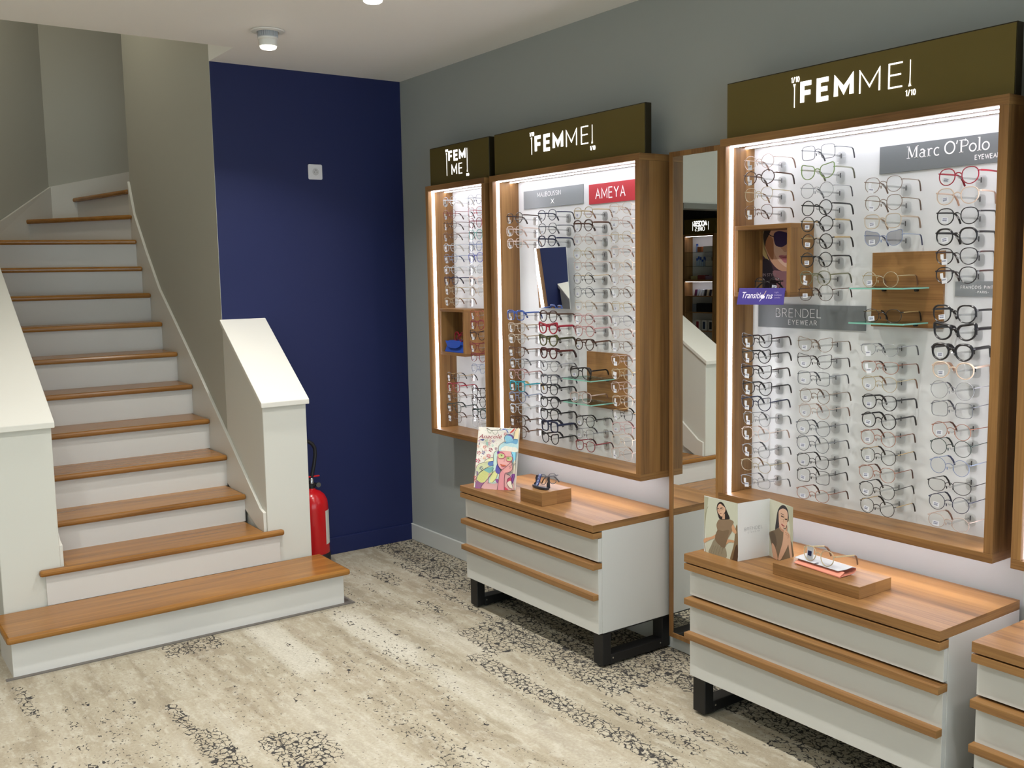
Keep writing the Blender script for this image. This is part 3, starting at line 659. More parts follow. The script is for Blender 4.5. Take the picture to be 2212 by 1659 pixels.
gshelf(1.81,2.008,1.553,'upper glass shelf on the walnut backboard of the nearest whole unit')
gshelf(1.81,2.008,1.441,'lower glass shelf on the walnut backboard of the nearest whole unit')
gshelf(3.325,3.522,1.142,'upper glass shelf on the walnut backboard of the middle unit')
gshelf(3.325,3.522,1.035,'lower glass shelf on the walnut backboard of the middle unit')
def niche(y0,y1,z0,z1,label):
    t=thing('walnut_box_shelf',label,'box shelf',(-.07,(y0+y1)/2,z0)); x=-.137; k=.016
    obj('top_board',MB().box(x,-.0101,y0,y1,z1-k,z1),[W_Y],t,bevel=.001); obj('bottom_board',MB().box(x,-.0101,y0,y1,z0,z0+k),[W_Y],t,bevel=.001)
    obj('side_board',MB().box(x,-.0101,y1-k,y1,z0+k,z1-k),[W_Z],t,bevel=.001); obj('side_board',MB().box(x,-.0101,y0,y0+k,z0+k,z1-k),[W_Z],t,bevel=.001)
    obj('back_board',MB().box(-.020,-.0101,y0+k,y1-k,z0+k,z1-k),[W_Z],t)
niche(2.266,2.521,1.520,1.777,'open walnut box in the nearest whole unit, holding the portrait poster')
niche(4.381,4.626,1.186,1.436,'open walnut box in the narrow unit, holding the blue case')
# small tilted mirror
t=thing('small_mirror','small rectangular mirror leaning forward inside the middle unit','mirror',(-.03,3.74,1.45))
a=(-.024,1.449);b=(-.046,1.737)
obj('mirror_glass',MB().prism([(a[0]-.021,3.606,a[1]),(a[0],3.875,a[1]),(b[0],3.875,b[1]),(b[0]-.021,3.606,b[1])],(.003,0,.0003)),[MIRROR],t)
obj('mirror_bracket',MB().box(-.038,-.0101,3.72,3.76,1.60,1.62).box(-.0215,-.0101,3.70,3.78,1.46,1.474),[CHROME],t)
# tall wall mirror
t=thing('wall_mirror','tall wall mirror in a thin walnut frame between the two wide display units','mirror',(-.02,2.8,.07)); y0,y1,z0,z1=2.672,2.953,.066,2.095; fw=.020
obj('mirror_frame',MB().box(-.048,-.001,y1-fw,y1,z0,z1).box(-.048,-.001,y0,y0+fw,z0,z1).box(-.048,-.001,y0+fw,y1-fw,z0,z0+fw).box(-.048,-.001,y0+fw,y1-fw,z1-fw,z1),[W_Z],t,bevel=.001)
obj('mirror_glass',MB().box(-.044,-.038,y0+fw,y1-fw,z0+fw,z1-fw),[MIRROR],t)
# ---------------------------------------------------------------- drawer cabinets
C=.446; CT=.6084; BX=.398; CB=.1487
CAB={2:(2.9784,3.9711),3:(1.4837,2.4715),4:(.42,1.3911)}
CL={2:'white drawer cabinet with walnut top in front of the middle wall unit',3:'white drawer cabinet with walnut top below the nearest whole wall unit',4:'white drawer cabinet with walnut top cut off by the right edge of the picture'}
for n,(y0,y1) in CAB.items():
    t=thing('drawer_cabinet',CL[n],'cabinet',(-.2,(y0+y1)/2,0))
    obj('worktop',MB().box(-C,-.016,y0,y1,CT-.0294,CT),[W_Y],t,bevel=.001)
    obj('carcass',MB().box(-BX,-.016,y0,y0+.019,CB,CT-.0296).box(-BX,-.016,y1-.019,y1,CB,CT-.0296).box(-BX,-.016,y0+.019,y1-.019,CB,CB+.019).box(-.03,-.016,y0+.019,y1-.019,CB+.019,CT-.0296),[MELA],t,bevel=.0008)
    d=obj('drawer',MB().box(-BX-.019,-BX-.0003,y0+.002,y1-.002,.452,CT-.060).box(-BX-.0003,-.05,y0+.03,y1-.03,.46,.53),[MELA],t,bevel=.0008)
    d['_o']=t['_o']
    def sub(name,mb,m): 
        o=obj(name,mb,[m],t,bevel=.001); o.parent=d; return o
    sub('handle_rail',MB().box(-C,-BX-.0003,y0,y1,CT-.0575,CT-.0345),W_Y)
    d=obj('drawer',MB().box(-BX-.019,-BX-.0003,y0+.002,y1-.002,CB,.4215).box(-BX-.0003,-.05,y0+.03,y1-.03,.18,.36),[MELA],t,bevel=.0008)
    sub('handle_rail',MB().box(-C,-BX-.0003,y0,y1,.4220,.4449),W_Y)
    sub('handle_rail',MB().box(-C,-BX-.0193,y0+.001,y1,.2940,.3168),W_Y)
    for ya in (y0,y1-.06):
        g=MB().box(-BX,-BX+.045,ya,ya+.06,.010,CB-.006).box(-.063,-.018,ya,ya+.06,.010,CB-.006).box(-BX+.045,-.063,ya,ya+.06,.010,.050).box(-BX,-.018,ya,ya+.06,CB-.006,CB-.0002)
        l=obj('sled_leg',g,[BLACK],t,bevel=.003)
        f=MB()
        for x in (-BX+.07,-.09): f.lathe([(0,0),(.017,0),(.017,.008),(.008,.0102),(0,.0102)],(x,ya+.03,0),14)
        o=obj('foot_pad',f,[mat('black_rubber','18181a',.5)],t); o.parent=l
        f=MB()
        for x in (-BX+.055,-.075): f.lathe([(0,-.0012),(.004,-.001),(.004,0),(0,0)],(x,ya,.034),10,axis=1)
        o=obj('screw',f,[CHROME],t); o.parent=l
# ---------------------------------------------------------------- eyeglass frames
def outline(shape,n=30):
    "right lens outline, outward = +x, centred on the lens"
    P={'round':(.046,.044,2,2),'panto':(.048,.043,2.5,2),'oval':(.049,.038,2.2,2.1),'square':(.047,.041,4,4),'soft':(.050,.040,3,2.5),'cat':(.052,.040,2.7,2.1),
       'hex':(.050,.044,0,0),'oct':(.050,.041,0,0),'half':(.050,.040,3.2,2.0),'big':(.052,.046,2.9,2.2),'rect':(.051,.033,4,3)}[shape]
    w,h,nt,nb=P; out=[]
    if nt==0:
        k=6 if shape=='hex' else 8; off=0 if k==6 else 22.5
        cs=[(w/2*cos(radians(off+360/k*i))*1.03,h/2*sin(radians(off+360/k*i))*(1.13 if k==6 else 1.05)) for i in range(k)]
        m=n//k
        for i in range(k):
            a,b=Vector(cs[i]),Vector(cs[(i+1)%k]); bul=(b-a).length*.09; nn=(a+b).normalized()
            for t in range(m):
                u=.06+.88*(t+.5)/m; p=a.lerp(b,u)+nn*bul*4*u*(1-u); out.append((p.x,p.y))
        return out
    for i in range(n):
        a=2*pi*i/n; c,s=cos(a),sin(a); e=nt if s>=0 else nb
        x=w/2*math.copysign(abs(c)**(2/e),c); z=h/2*math.copysign(abs(s)**(2/e),s)
        if shape in('cat','soft','big'): x*=1-.10*(.5-z/h); 
        if shape=='cat': z+=.009*max(0,(x+.006)/(w/2))**2*(1 if z>0 else .15)
        if shape=='half' and z>0: z*=.72
        if shape=='panto': x*=1-.06*(.5-z/h)
        out.append((x,z))
    return out
KC={ # rim, temple, tip, words
'K':('18181d','18181d','111114','black'),'KG':('1c1a1a','b59a6a','181414','black and gold'),'KB':('1a1820','3a1d1c','20100e','black and brown'),
'N':('1d2440','20284a','14182c','navy blue'),'T':('3a2115','4c2c1a','2a170e','dark tortoiseshell'),'TO':('4a4a22','3a3a1e','2a2412','olive tortoiseshell'),'TR':('4a1a1c','5a2420','30120f','red tortoiseshell'),
'B':('5a3a28','6a4630','3a2418','brown'),'BZ':('7a685a','867464','5e4c40','bronze'),'GD':('a89a7c','b4a684','74543e','gold'),'RG':('b4a097','bca89e','84665a','rose gold'),
'RS':('b48c8c','bc9898','805a58','rose pink'),'PC':('d2bba8','ccb4a2','a8846e','peach'),'SV':('8d8f94','9a9ca2','4a4c52','silver'),'GY':('5c6068','70747c','3c3e46','grey'),
'R':('9c1830','a01c34','6a1020','crimson red'),'RD':('7a2430','803038','3a1418','dark red'),'OR':('a4543e','b06048','6e3426','orange red'),'BL':('3a5aa8','3a5aa8','243a78','blue'),
'BG':('7a88a8','8a98b4','3c4460','blue grey'),'TQ':('2aa0b4','2aa0b4','c09a50','turquoise'),'TL':('5aa09a','2e3434','1c2424','teal'),'GR':('7c9a5a','9a9a8a','5a5a48','green'),
'OL':('6a6a50','7a7a62','4a4c38','olive'),'VB':('5a62b0','8a8ab0','23233c','violet blue'),'CL':('dfe0de','dcdcda','a8a49c','clear'),'CR':('e0cfc8','dcc8c0','b09488','clear rose'),'BE':('beb09e','b8a894','8c7662','beige'),
'DG':('2a3c3a','3a4a48','1a2422','dark green'),'CP':('9c6a58','80503e','46281e','copper')}
TK={'m':.0009,'t':.0014,'a':.0018,'b':.0027}
TW={'m':'metal ','t':'slim ','a':'','b':'thick-rimmed '}
SWD={'round':'round','panto':'rounded','oval':'oval','square':'square','soft':'soft square','cat':'cat-eye','hex':'hexagonal','oct':'octagonal','half':'half-moon','big':'large-lensed','rect':'rectangular'}
_gc={}
CLEARM=glassy('clear_frame_plastic',(.9,.9,.9),.10,.1,.35)
def gmat(c,k):
    if k in('CL',): return CLEARM
    return cmat(c,.28)
def gparts(shape,k,th,fold=False):
    key=(shape,k,th,fold)
    if key in _gc: return _gc[key]
    rim,tem,tip,_=KC[k]; r=TK[th]; g=.0095 if th!='m' else .0105
    ol=outline(shape); w=max(x for x,_ in ol)-min(x for x,_ in ol); cx=g+w/2+.0005
    fr=MB(); lens=[]
    for s in (-1,1):
        pts=[(s*(cx+x),.0035*((x/.025)**2)*.5 if x>0 else 0,z) for x,z in ol]
        rr=[r*(1.35 if (z>.008 and th in 'ab') else 1.0)*(1.2 if (z>.006 and x>.01 and th in 'ab') else 1) for x,z in ol]
        if shape=='rect0': pass
        fr.tube(pts,rr,6,closed=True,up=(0,1,0),flat=1.25)
        lm=MB(); lm.add([(s*(cx+x*.97),.0035*((x/.025)**2)*.5 if x>0 else 0,z*.97) for x,z in ol],[tuple(range(len(ol)))])
        lens.append(lm.mesh('lens',[LENS_T if shape=='rimless' else LENS]))
    zt=.006
    xi=min(abs(cx+x) for x,z in ol if z>0)
    fr.tube([(-xi-.001,0,zt-.002),(-xi*.5,-.001,zt+.0025),(0,-.0012,zt+.0035),(xi*.5,-.001,zt+.0025),(xi+.001,0,zt-.002)],r*1.25 if th!='m' else r*1.2,6,up=(0,1,0))
    if th=='m':
        for s in (-1,1):
            fr.tube([(s*(xi+.0015),0,-.002),(s*(xi-.001),.004,-.004),(s*(xi-.001),.005,-.005)],.0005,5); fr.ell((s*(xi-.002),.005,-.006),.0016,.0022,.0045)
    xo=cx+w/2; zh=.011 if shape!='half' else .008
    for s in (-1,1): fr.tube([(s*(xo-.003),.002,zh-.001),(s*(xo+.002),.001,zh),(s*(xo+.004),.005,zh)],max(r*1.2,.0013),6)
    mf=fr.mesh('frame_front',[gmat(rim,k)],smooth=True)
    tm=[]
    for s in (-1,1):
        t=MB(); rt=max(r*.95,.0011); x=s*(xo+.004)
        if fold:
            yb=.009 if s<0 else .014
            t.tube([(x,.006,zh),(x-s*.004,yb,zh),(x-s*.06,yb+.001,zh-.001),(x-s*.095,yb+.001,zh-.004)],rt,6,up=(0,0,1),flat=1.6)
            t.tube([(x-s*.095,yb+.001,zh-.004),(x-s*.112,yb+.001,zh-.014),(x-s*.125,yb+.001,zh-.026)],[rt*1.3,rt*1.6,rt*1.5],6,mi=1,up=(0,0,1),flat=1.6)
        else:
            t.tube([(x,.005,zh),(x+s*.0005,.03,zh+.0005),(x-s*.001,.06,zh+.0005),(x-s*.003,.092,zh)],rt,6,up=(0,0,1),flat=1.7 if th!='m' else 1.1)
            t.tube([(x-s*.003,.092,zh),(x-s*.005,.103,zh-.004),(x-s*.008,.113,zh-.015),(x-s*.010,.120,zh-.029)],[rt*1.1,rt*1.4+.0003,rt*1.6+.0004,rt*1.5+.0003],6,mi=1,up=(0,0,1),flat=1.5)
        tm.append(t.mesh('temple',[gmat(tem,k),cmat(tip,.3)],smooth=True))
    _gc[key]=(mf,lens,tm,cx); return _gc[key]
def tagmesh(kind):
    k=('tag',kind)
    if k in _gc: return _gc[k]
    t=MB()
    if kind==0: t.box(-.009,.009,-.0022,-.0016,-.014,-.001); 
    elif kind==1: t.box(-.008,.008,-.0022,-.0016,-.021,-.006); t.box(-.011,-.002,-.0020,-.0014,-.006,.008)
    else: t.box(-.014,.006,-.0022,-.0014,-.006,.007); t.box(-.008,.009,-.0024,-.0018,-.019,-.008)
    for q in range(7): t.box(-.006+q*.0017,-.0052+q*.0017,-.0027,-.0025,-.0125 if kind!=0 else -.0105,-.009 if kind!=0 else -.0065,1)
    if kind==0: t.box(-.006,.006,-.0027,-.0025,-.0045,-.0032,1)
    _gc[k]=t.mesh('price_tag',[mat('tag_white','e4e6ee',.5),mat('tag_print_blue','3c4474',.5)]); return _gc[k]
HOLD={}
def holder(n,y,z,zr):
    t=MB(); p=rrect(0,0,.034,.040,.011,0)
    t.prism([(-.0125,y+a,z+b-.004) for a,_,b in p],(-.003,0,0))
    t.tube([(-.0155,y,z+.002),(-.09,y,z+.004),(-.135,y,z+.003),(-.142,y,z+.007)],[.0032,.0030,.0028,.0024],8)
    t.box(-.0160,-.0156,y-.0016,y+.0016,z-.006,z+.010,1)
    u=UNIT[n]; obj('eyeglass_holder',t,[ACRYL,mat('holder_slot','2a2c30',.5)],u)
ORD=['topmost','second from top','third from top','fourth from top','fifth from top','sixth from top','seventh from top','eighth from top','ninth from top','tenth from top','eleventh from top','twelfth from top','thirteenth from top','fourteenth from top','fifteenth from top','sixteenth from top','seventeenth from top','eighteenth from top','nineteenth from top','twentieth from top']
def glasses(loc,rz,shape,k,th,label,group=None,tagk=None,fold=False,rx=0,ry=0,tinted=False,tagside=-1):
    mf,lens,tm,cx=gparts(shape,k,th,fold)
    t=thing('eyeglasses',label,'eyeglasses',loc,group,rz); t.rotation_euler=(rx,ry,rz); t.scale=(1.12,1,1.12)
    def ch(n,me):
        o=bpy.data.objects.new(n,me); COL.objects.link(o); o.parent=t; return o
    ch('frame_front',mf)
    for l in lens:
        o=ch('lens',l)
        if tinted: o.material_slots[0].link='OBJECT'; o.material_slots[0].material=LENS_T; o['label']='grey tinted lens'
    for q in tm: ch('temple',q)
    if tagk is not None:
        o=ch('price_tag',tagmesh(tagk)); o.location=(tagside*cx,0,-.001); o.rotation_euler=(0,random.uniform(-.2,.2),random.uniform(-.15,.15)); o['label']='white price tag'
    return t
COLS=[ # unit, column words, column Y, list of 'y shape colour thickness tag'
(1,'left-hand column of narrow unit',4.498,436,'435.8 panto CL t 2|463.7 panto RD m 1|486.5 oval T m 1|510.5 oval B m 1|534.6 oval CL t 2|558.6 panto BG m 2|582.7 oval CL t 2|605.4 soft N t 1|627 panto GD m 2|651 oval GD m 2|815 panto KG m 2|836.5 soft R t 1|858 panto B m 2|880.8 soft DG t 2|902.3 soft B m 2'),
(1,'right-hand column of narrow unit',4.253,0,'430.8 panto GY m -|457.3 soft R m -|481.4 panto RD t -|506.7 panto TL t -|532 panto BG t -|556 panto VB t -|581.4 oval CL t -|606.7 soft CR t -|629.5 panto BE m -|679.5 panto OR m 1|701 panto RD t 1|725 cat KB t 1|750.4 cat RD t 1|771.9 cat RD t 2|796 panto BG m 1|847.8 panto K t -|868 round K t -|893.4 soft DG a -|915 soft CL t -'),
(2,'first column of middle unit',3.909,0,'471.3 panto KB t 1|499 soft CR t 1|525.7 soft CR t 1|680.8 square BL a 1|707.3 soft BE t 1|731.4 soft BE t 2|759.2 panto B t 2|784.6 panto SV t 2|808.6 soft RS t 1|833.9 square TQ a 2|858 panto BG t 2|883.3 soft CL t 2|909.9 panto T t 2|933.9 soft B t -'),
(2,'second column of middle unit',3.652,0,'465 panto N t 1|494 panto GY t 1|520.6 panto N a -|683.3 big T a -|709.9 cat R b -|736.5 cat TO b -|763 panto TR b -|790.9 oct SV t -|820 soft GY a -|841.5 soft K a -|869.4 panto K a -|895.9 big K a -|920.8 square N b -|947.3 cat K a -'),
(2,'third column of middle unit',3.393,0,'459.9 panto GD t 0|487.7 panto T a 1|516.8 oct RG m 0|547.2 round GD m 0|572.5 round RG m 0|601.6 round KG m 0|630.8 round GY m 0|659.9 soft BE m 0|688.4 panto RS t 1|714.9 panto RS a 1|744 round T a 0|909.9 panto K t 0|937.7 soft GY m 0|963 soft RD t 0'),
(2,'fourth column of middle unit',3.144,0,'449.7 soft BE m 1|480.1 soft RG m 0|511.8 soft GD m 1|542.2 soft RG m 1|573.8 panto BE m 1|602.9 soft RG m 1|630.8 oct BZ m 1|662.4 soft GD m 0|692.2 soft SV m 1|720 soft RG m 1|747.8 soft BZ m 1|778.2 panto RG m 1|808.6 panto GD m 2|837.7 panto RG m 1|866.8 soft BE m 1|896 soft KG m 1|925 soft RS m 0|952.9 soft BE m -|980.8 soft RG m 1'),
(3,'first column of nearest whole unit',2.409,0,'350 oct RG m 1|383.5 oct T t 1|420 panto GD m -|458 panto B m 1|736.8 cat KB t 1|770.1 cat K t 1|803.8 cat KB t 1|839.2 cat K t 1|872.5 cat N t 1|905.2 panto SV m 1|937.8 panto CR m 1|973.9 oval SV m 1|1006.5 oval GD m -|1040.9 rect SV m 1'),
(3,'second column of nearest whole unit',2.156,0,'328.9 square GY m -|371.4 cat GR t -|410.9 round SV m -|448.9 round K t -|483.8 round KG t 0|521.8 round KG t 0|561.3 round K t 0|600.8 panto OL t 1|632.7 hex T m 0|745.4 cat BZ m 0|781.5 cat KB m 0|817.6 square GY m 0|855.4 round BZ m 0|888 round RG m 0|924 hex GY m 0|959.5 hex GY m 0|996.2 soft K m 0|1028.9 square K m 0|1068.4 oval CP m 0'),
(3,'third column of nearest whole unit',1.902,0,'398.7 panto BZ m 1|438.2 panto BZ m 1|477.7 soft BE t 0|515.7 cat BG m 0|754 half SV m 1|791.8 half CP m 1|829.6 panto GD m 0|869.1 panto K t 0|908.6 round K t 0|946.4 round CP m 0|985.9 panto KG m 0|1023.7 panto CP m 0|1059.8 panto K m 0|1095.9 panto KG m 0'),
(3,'fourth column of nearest whole unit',1.652,0,'380.5 panto R t 0|423 panto PC t 0|467 panto K t 0|511 panto K a 0|553.7 panto KB t 1|594.7 panto KB t 1|678.4 big K a 0|717.9 cat K b -|760.9 panto K b 0|800.4 panto PC a 0|843.3 hex SV m -|884.6 square GY m -|930.9 round CP m 0|967 round DG m -|1008.3 round BG m -|1049.5 half K m -|1087.3 round N m 0|1128.5 oval RG m 0'),
]
for n,words,Y,_,data in COLS:
    rows=data.split('|')
    # pixel column follows the vertical through (X=-.14, Y)
    for i,rw in enumerate(rows):
        v,shape,k,th,tg=rw.split(); v=float(v)
        # height of that row: solve for z on the vertical line (X,Y)
        lo,hi=.6,2.2
        for _ in range(40):
            mid=(lo+hi)/2; q=Vector((-.14,Y,mid))-CO; vv=829.5-CAM['f']*q.dot(UP)/q.dot(FW)
            if vv>v: lo=mid
            else: hi=mid
        z=lo; yy=Y+random.uniform(-.003,.003)
        mid_=(FT+FB)/2
        side='upper' if z>1.5 else 'lower'
        lab=f"{TW[th]}{SWD[shape]} {KC[k][3]} eyeglasses, {ORD[i]} in {words}"
        tinted=(n==3 and k=='BG' and shape=='cat')
        if tinted: lab=f"rimless-looking eyeglasses with grey tinted lenses, {ORD[i]} in {words}"
        glasses((-.14,yy,z),-pi/2+radians(random.uniform(-3,3)),shape,k,th,lab,group='eyeglasses in the '+words,tagk=None if tg=='-' else int(tg),rx=radians(random.uniform(-1.5,1.5)),ry=0,tinted=tinted)
        holder(n,yy,z-.008,0)
# on the glass shelves
def onshelf(u,v,x,z,shape,k,th,label,rz=-90,tagk=0):
    p=unp(u,v,0,x); o=outline(shape); zb=z+(TK[th]*1.1-min(b for a,b in o))*1.12+.0003
    return glasses((x,p.y,zb),radians(rz),shape,k,th,label,tagk=tagk)
onshelf(1901,602,-.138,1.553,'round','GD','m','thin round gold eyeglasses standing on the upper glass shelf of the nearest whole unit')
onshelf(1906,677,-.138,1.441,'oval','KG','m','thin dark oval eyeglasses standing on the lower glass shelf of the nearest whole unit')
onshelf(1254,807,-.138,1.142,'big','K','a','large black eyeglasses standing on the upper glass shelf of the middle unit',rz=-86)
onshelf(1254,858,-.138,1.035,'soft','RG','t','pale rose gold eyeglasses standing on the lower glass shelf of the middle unit',rz=-84)
glasses((-.118,2.382,1.536+.0272),radians(-96),'panto','K','t','black eyeglasses standing folded in the walnut box before the portrait poster',fold=True,tagk=0,tagside=1)
# ---------------------------------------------------------------- portrait poster and purple card in the walnut box
pr=Print((-.0215,2.4,1.6),(-1,0,0),1580,470,8.293)
pr.poly('4a3140',[(487,205),(1200,150),(1200,1290),(480,1290)])
pr.poly('8a6844',[(560,205),(1200,150),(1200,600),(620,560),(575,400)])
pr.poly('c89a82',[(590,420),(620,300),(760,205),(1200,190),(1200,1000),(1000,980),(840,930),(720,800),(620,600)],4)
pr.poly('dcb8a8',[(760,420),(900,560),(1000,600),(1150,400),(1200,300),(1200,950),(1000,900),(850,780),(760,600)],4)
pr.poly('a06a4c',[(590,420),(640,330),(740,380),(760,600),(740,760),(640,600)],4)
pr.poly('2a2020',[(560,205),(700,205),(680,300),(620,420),(590,640),(560,500),(540,350)],4)
pr.poly('c8b07c',[(540,215),(575,215),(560,330),(575,480),(610,600),(680,790),(610,730),(530,620),(500,470),(505,330)],4)
pr.poly('9a835a',[(560,215),(590,215),(570,330),(590,480),(640,640),(600,600),(565,480)],4)
pr.poly('1c1622',[(487,900),(560,760),(640,740),(720,830),(760,960),(900,1100),(1000,1290),(480,1290)],3)
pr.poly('8e6670',[(740,960),(900,960),(1200,1000),(1200,1290),(860,1290),(800,1130)],3)
pr.poly('2c1c50',[(760,300),(820,248),(900,246),(1010,275),(1060,300),(1040,430),(960,500),(900,527),(810,510),(770,440)],3)
pr.line('1a1020',[(640,270),(700,320),(770,345)],16)
pr.poly('2c1c50',[(1100,300),(1200,280),(1200,520),(1120,470)],3)
pr.poly('b06a78',[(850,690),(910,672),(960,680),(1060,670),(1060,740),(1030,790),(960,810),(900,750)],3)
pr.poly('8e4656',[(850,692),(930,705),(1060,700),(1060,716),(930,722)],2)
pr.line('a87868',[(930,590),(960,610),(1000,600)],8)
pr.text('8a7a80','IN STYLE',560,1055,800,1050,58)
t=thing('portrait_poster','poster of a blond woman in violet sunglasses at the back of the walnut box','poster',(-.021,2.4,1.54))
P0=[(-.0205,2.487,1.7605),(-.0205,2.285,1.7605),(-.0205,2.285,1.5365),(-.0205,2.487,1.5365)]
# keep the print inside the box
vs=pr.mb.v
pr.mb.v=[(v[0],max(2.285,min(2.487,v[1])),max(1.5375,min(1.7595,v[2]))) for v in vs]
obj('sheet',MB().prism(P0,(-.0009,0,0)),[cmat('4a3140')],t); obj('printed_picture',pr.mb,pr.mats,t)
A=Vector((-.139,2.46,1.556)); B=Vector((-.166,2.47,1.494)); N=(A-B).cross(Vector((0,1,0))).normalized()
if N.x>0: N=-N
pr=Print(A,N,1580,470,8.293)
q=[(143,1262),(965,1262),(930,1562),(93,1557)]
t=thing('promotional_card','purple promotional card with white lettering leaning on the front of the walnut box','card',tuple(A))
pts=[pr.pt(*c) for c in q]
obj('card_stock',MB().prism(pts,-N*.001),[mat('purple_card','2e1a84',.5)],t)
pr.text('e8e4f4','Transiti',172,1440,500,1447,105,bold=.01); pr.text('e8e4f4','ns',612,1450,725,1452,105,bold=.01)
pr.poly('e8e4f4',[(553,1378),(583,1392),(597,1418),(585,1443),(555,1455),(527,1443),(517,1418),(527,1392)],4)
pr.line('e8e4f4',[(505,1500),(560,1420),(625,1312)],9); pr.line('c9a060',[(560,1400),(600,1355),(625,1312)],6)
pr.text('a79ccf','Light',770,1352,845,1352,26);pr.text('a79ccf','Intelligent',764,1400,900,1400,26);pr.text('a79ccf','Lenses',762,1446,870,1446,26)
obj('lettering',pr.mb,pr.mats,t)
# ---------------------------------------------------------------- poster on the far cabinet
Bp=Vector((-.421,3.886,CT+.001)); U=Vector((.5492,-.8357,0)); nv=Vector((.8357,.5492,0)); V=nv*sin(radians(15))+Vector((0,0,cos(radians(15)))); N=-(nv*cos(radians(15))-Vector((0,0,sin(radians(15)))))
W_,H_=.212,.290
t=thing('poster','colourful drawn poster of a girl with glasses standing on the far drawer cabinet','poster',tuple(Bp))
cs=[Bp,Bp+U*W_,Bp+U*W_+V*H_,Bp+V*H_]
obj('sheet',MB().prism(cs,-N*.003),[mat('poster_card','ece8df',.4)],t)
obj('easel_back',MB().prism([Bp+U*.09+V*.18-N*.003,Bp+U*.12+V*.18-N*.003,Bp+U*.12+nv*.12,Bp+U*.09+nv*.12],(.0008,.0005,.001)),[mat('easel_card','b9b09c',.6)],t)
pr=Print(Bp+N*.0003,N,1010,910,10.369)
rr=random.Random(11)
FC=['c23a5c','b0304a','d8607c','7a3a78','3a4a98','5a9aa0','e0905a','6aa070','d0506a']
def flower(x,y,s,c):
    for k in range(5):
        a=2*pi*k/5+rr.random()*.3; a2=a+.45; pr.poly(c,[(x+cos(a)*s*.15,y+sin(a)*s*.15),(x+cos(a-.35)*s,y+sin(a-.35)*s),(x+cos(a)*s*.8,y+sin(a)*s*.8),(x+cos(a+.35)*s,y+sin(a+.35)*s)])
for x,y,s,c in [(255,705,48,'a8304c'),(380,580,42,'d8604c'),(355,705,44,'4a4a90'),(520,640,50,'a83a5c'),(470,775,52,'c83a5a'),(235,880,58,'c2406a'),(380,820,36,'e09a60'),(640,615,34,'7a3a70'),(578,445,36,'7a4a9a'),(490,500,34,'c86a8a'),(260,440,26,'b05a9a'),(180,1260,44,'c23a4c'),(180,1330,40,'c84a50'),(235,560,34,'d8907a'),(570,545,30,'8ac0b0'),(425,650,26,'d890a0'),(205,1010,30,'d8a0a0'),(520,440,28,'d89a80'),(855,290,40,'b03a50'),(430,440,30,'8ab87a')]: flower(x,y,s,c)
for k in range(90):
    x=rr.uniform(225,700); y=rr.uniform(150,900); 
    if 280<y<400: continue
    s=rr.uniform(5,16); a=rr.uniform(0,6.3); pr.poly(rr.choice(FC+['4a5a50','5a6a8a','78905a']),[(x+cos(a)*s,y+sin(a)*s),(x+cos(a+1.6)*s*.45,y+sin(a+1.6)*s*.45),(x-cos(a)*s,y-sin(a)*s),(x+cos(a-1.6)*s*.45,y+sin(a-1.6)*s*.45)])
pr.poly('8fb0a8',[(430,480),(470,470),(480,540),(440,540)],3); pr.poly('2a3a78',[(300,410),(395,405),(370,440),(320,430)],2); pr.poly('20305a',[(265,520),(290,470),(285,530)],2)
pr.line('3a3a30',[(450,160),(520,200),(560,215),(640,205),(720,205),(770,165)],12); pr.line('5a6a4a',[(460,170),(480,240),(530,270),(555,215)],7); pr.line('5a6a4a',[(575,215),(600,280),(660,300),(700,215)],7)
pr.line('3a5a9a',[(740,210),(860,190),(930,270)],12); pr.line('4a6ac0',[(800,180),(880,180),(920,240)],10); pr.line('9ac0c0',[(900,180),(950,200),(1000,180)],20)
pr.text('8e2c40','Anacolé',262,385,790,392,92,shear=.35,bold=.006)
pr.poly('e8d8b0',[(1060,400),(1070,250),(1150,160),(1165,160),(1150,400)],3); pr.poly('c0504a',[(960,280),(1020,200),(1080,165),(1040,240)],3)
OL='2a2236'
# hair behind
def strands(c,pts,n,wd=3):
    "fine hair lines between two bounding curves"
    L,R=pts
    for k in range(1,n): f=k/n; pr.line(c,[(a[0]*(1-f)+b[0]*f,a[1]*(1-f)+b[1]*f) for a,b in zip(L,R)],wd)
pr.poly('c9d29c',[(600,1010),(470,1060),(330,1130),(240,1250),(205,1500),(325,1502),(380,1390),(500,1250),(600,1120)],4)
pr.poly('a05a9a',[(225,1330),(300,1330),(400,1380),(330,1502),(200,1500)],3)
pr.poly('dcdc92',[(240,1270),(330,1150),(470,1080),(560,1120),(440,1290),(360,1380),(260,1340)],4)
pr.poly('7ec0c8',[(390,1090),(500,1035),(610,985),(600,1090),(520,1160),(440,1130)],4)
pr.poly('dfe0b4',[(605,895),(430,925),(300,950),(225,1040),(215,1150),(235,1240),(290,1150),(420,1060),(600,1000)],4)
pr.poly('5a7ac8',[(500,915),(610,895),(620,985),(520,1010),(470,960)],3); pr.poly('8a5a9a',[(215,1120),(260,1140),(240,1235)],2)
pr.poly('ece8bc',[(600,820),(520,830),(430,890),(410,915),(600,890)],3)
flower(330,1055,50,'2a3470')
pr.poly('d8a8a8',[(330,1502),(400,1380),(480,1260),(500,1160),(620,1190),(850,1180),(1000,1250),(1050,1400),(1040,1540),(680,1535)],3)
pr.poly('c8e0d8',[(600,900),(620,720),(680,665),(735,690),(690,800),(690,960),(720,1180),(690,1380),(500,1385),(500,1270),(590,1120)],4)
pr.poly('dcdc98',[(560,1180),(650,1110),(700,1180),(660,1290),(590,1370),(520,1350)],4); pr.poly('5a50a0',[(640,1110),(690,950),(740,1060),(740,1170),(690,1180)],3); pr.poly('8a4a90',[(640,1320),(700,1290),(720,1380),(690,1390)],2)
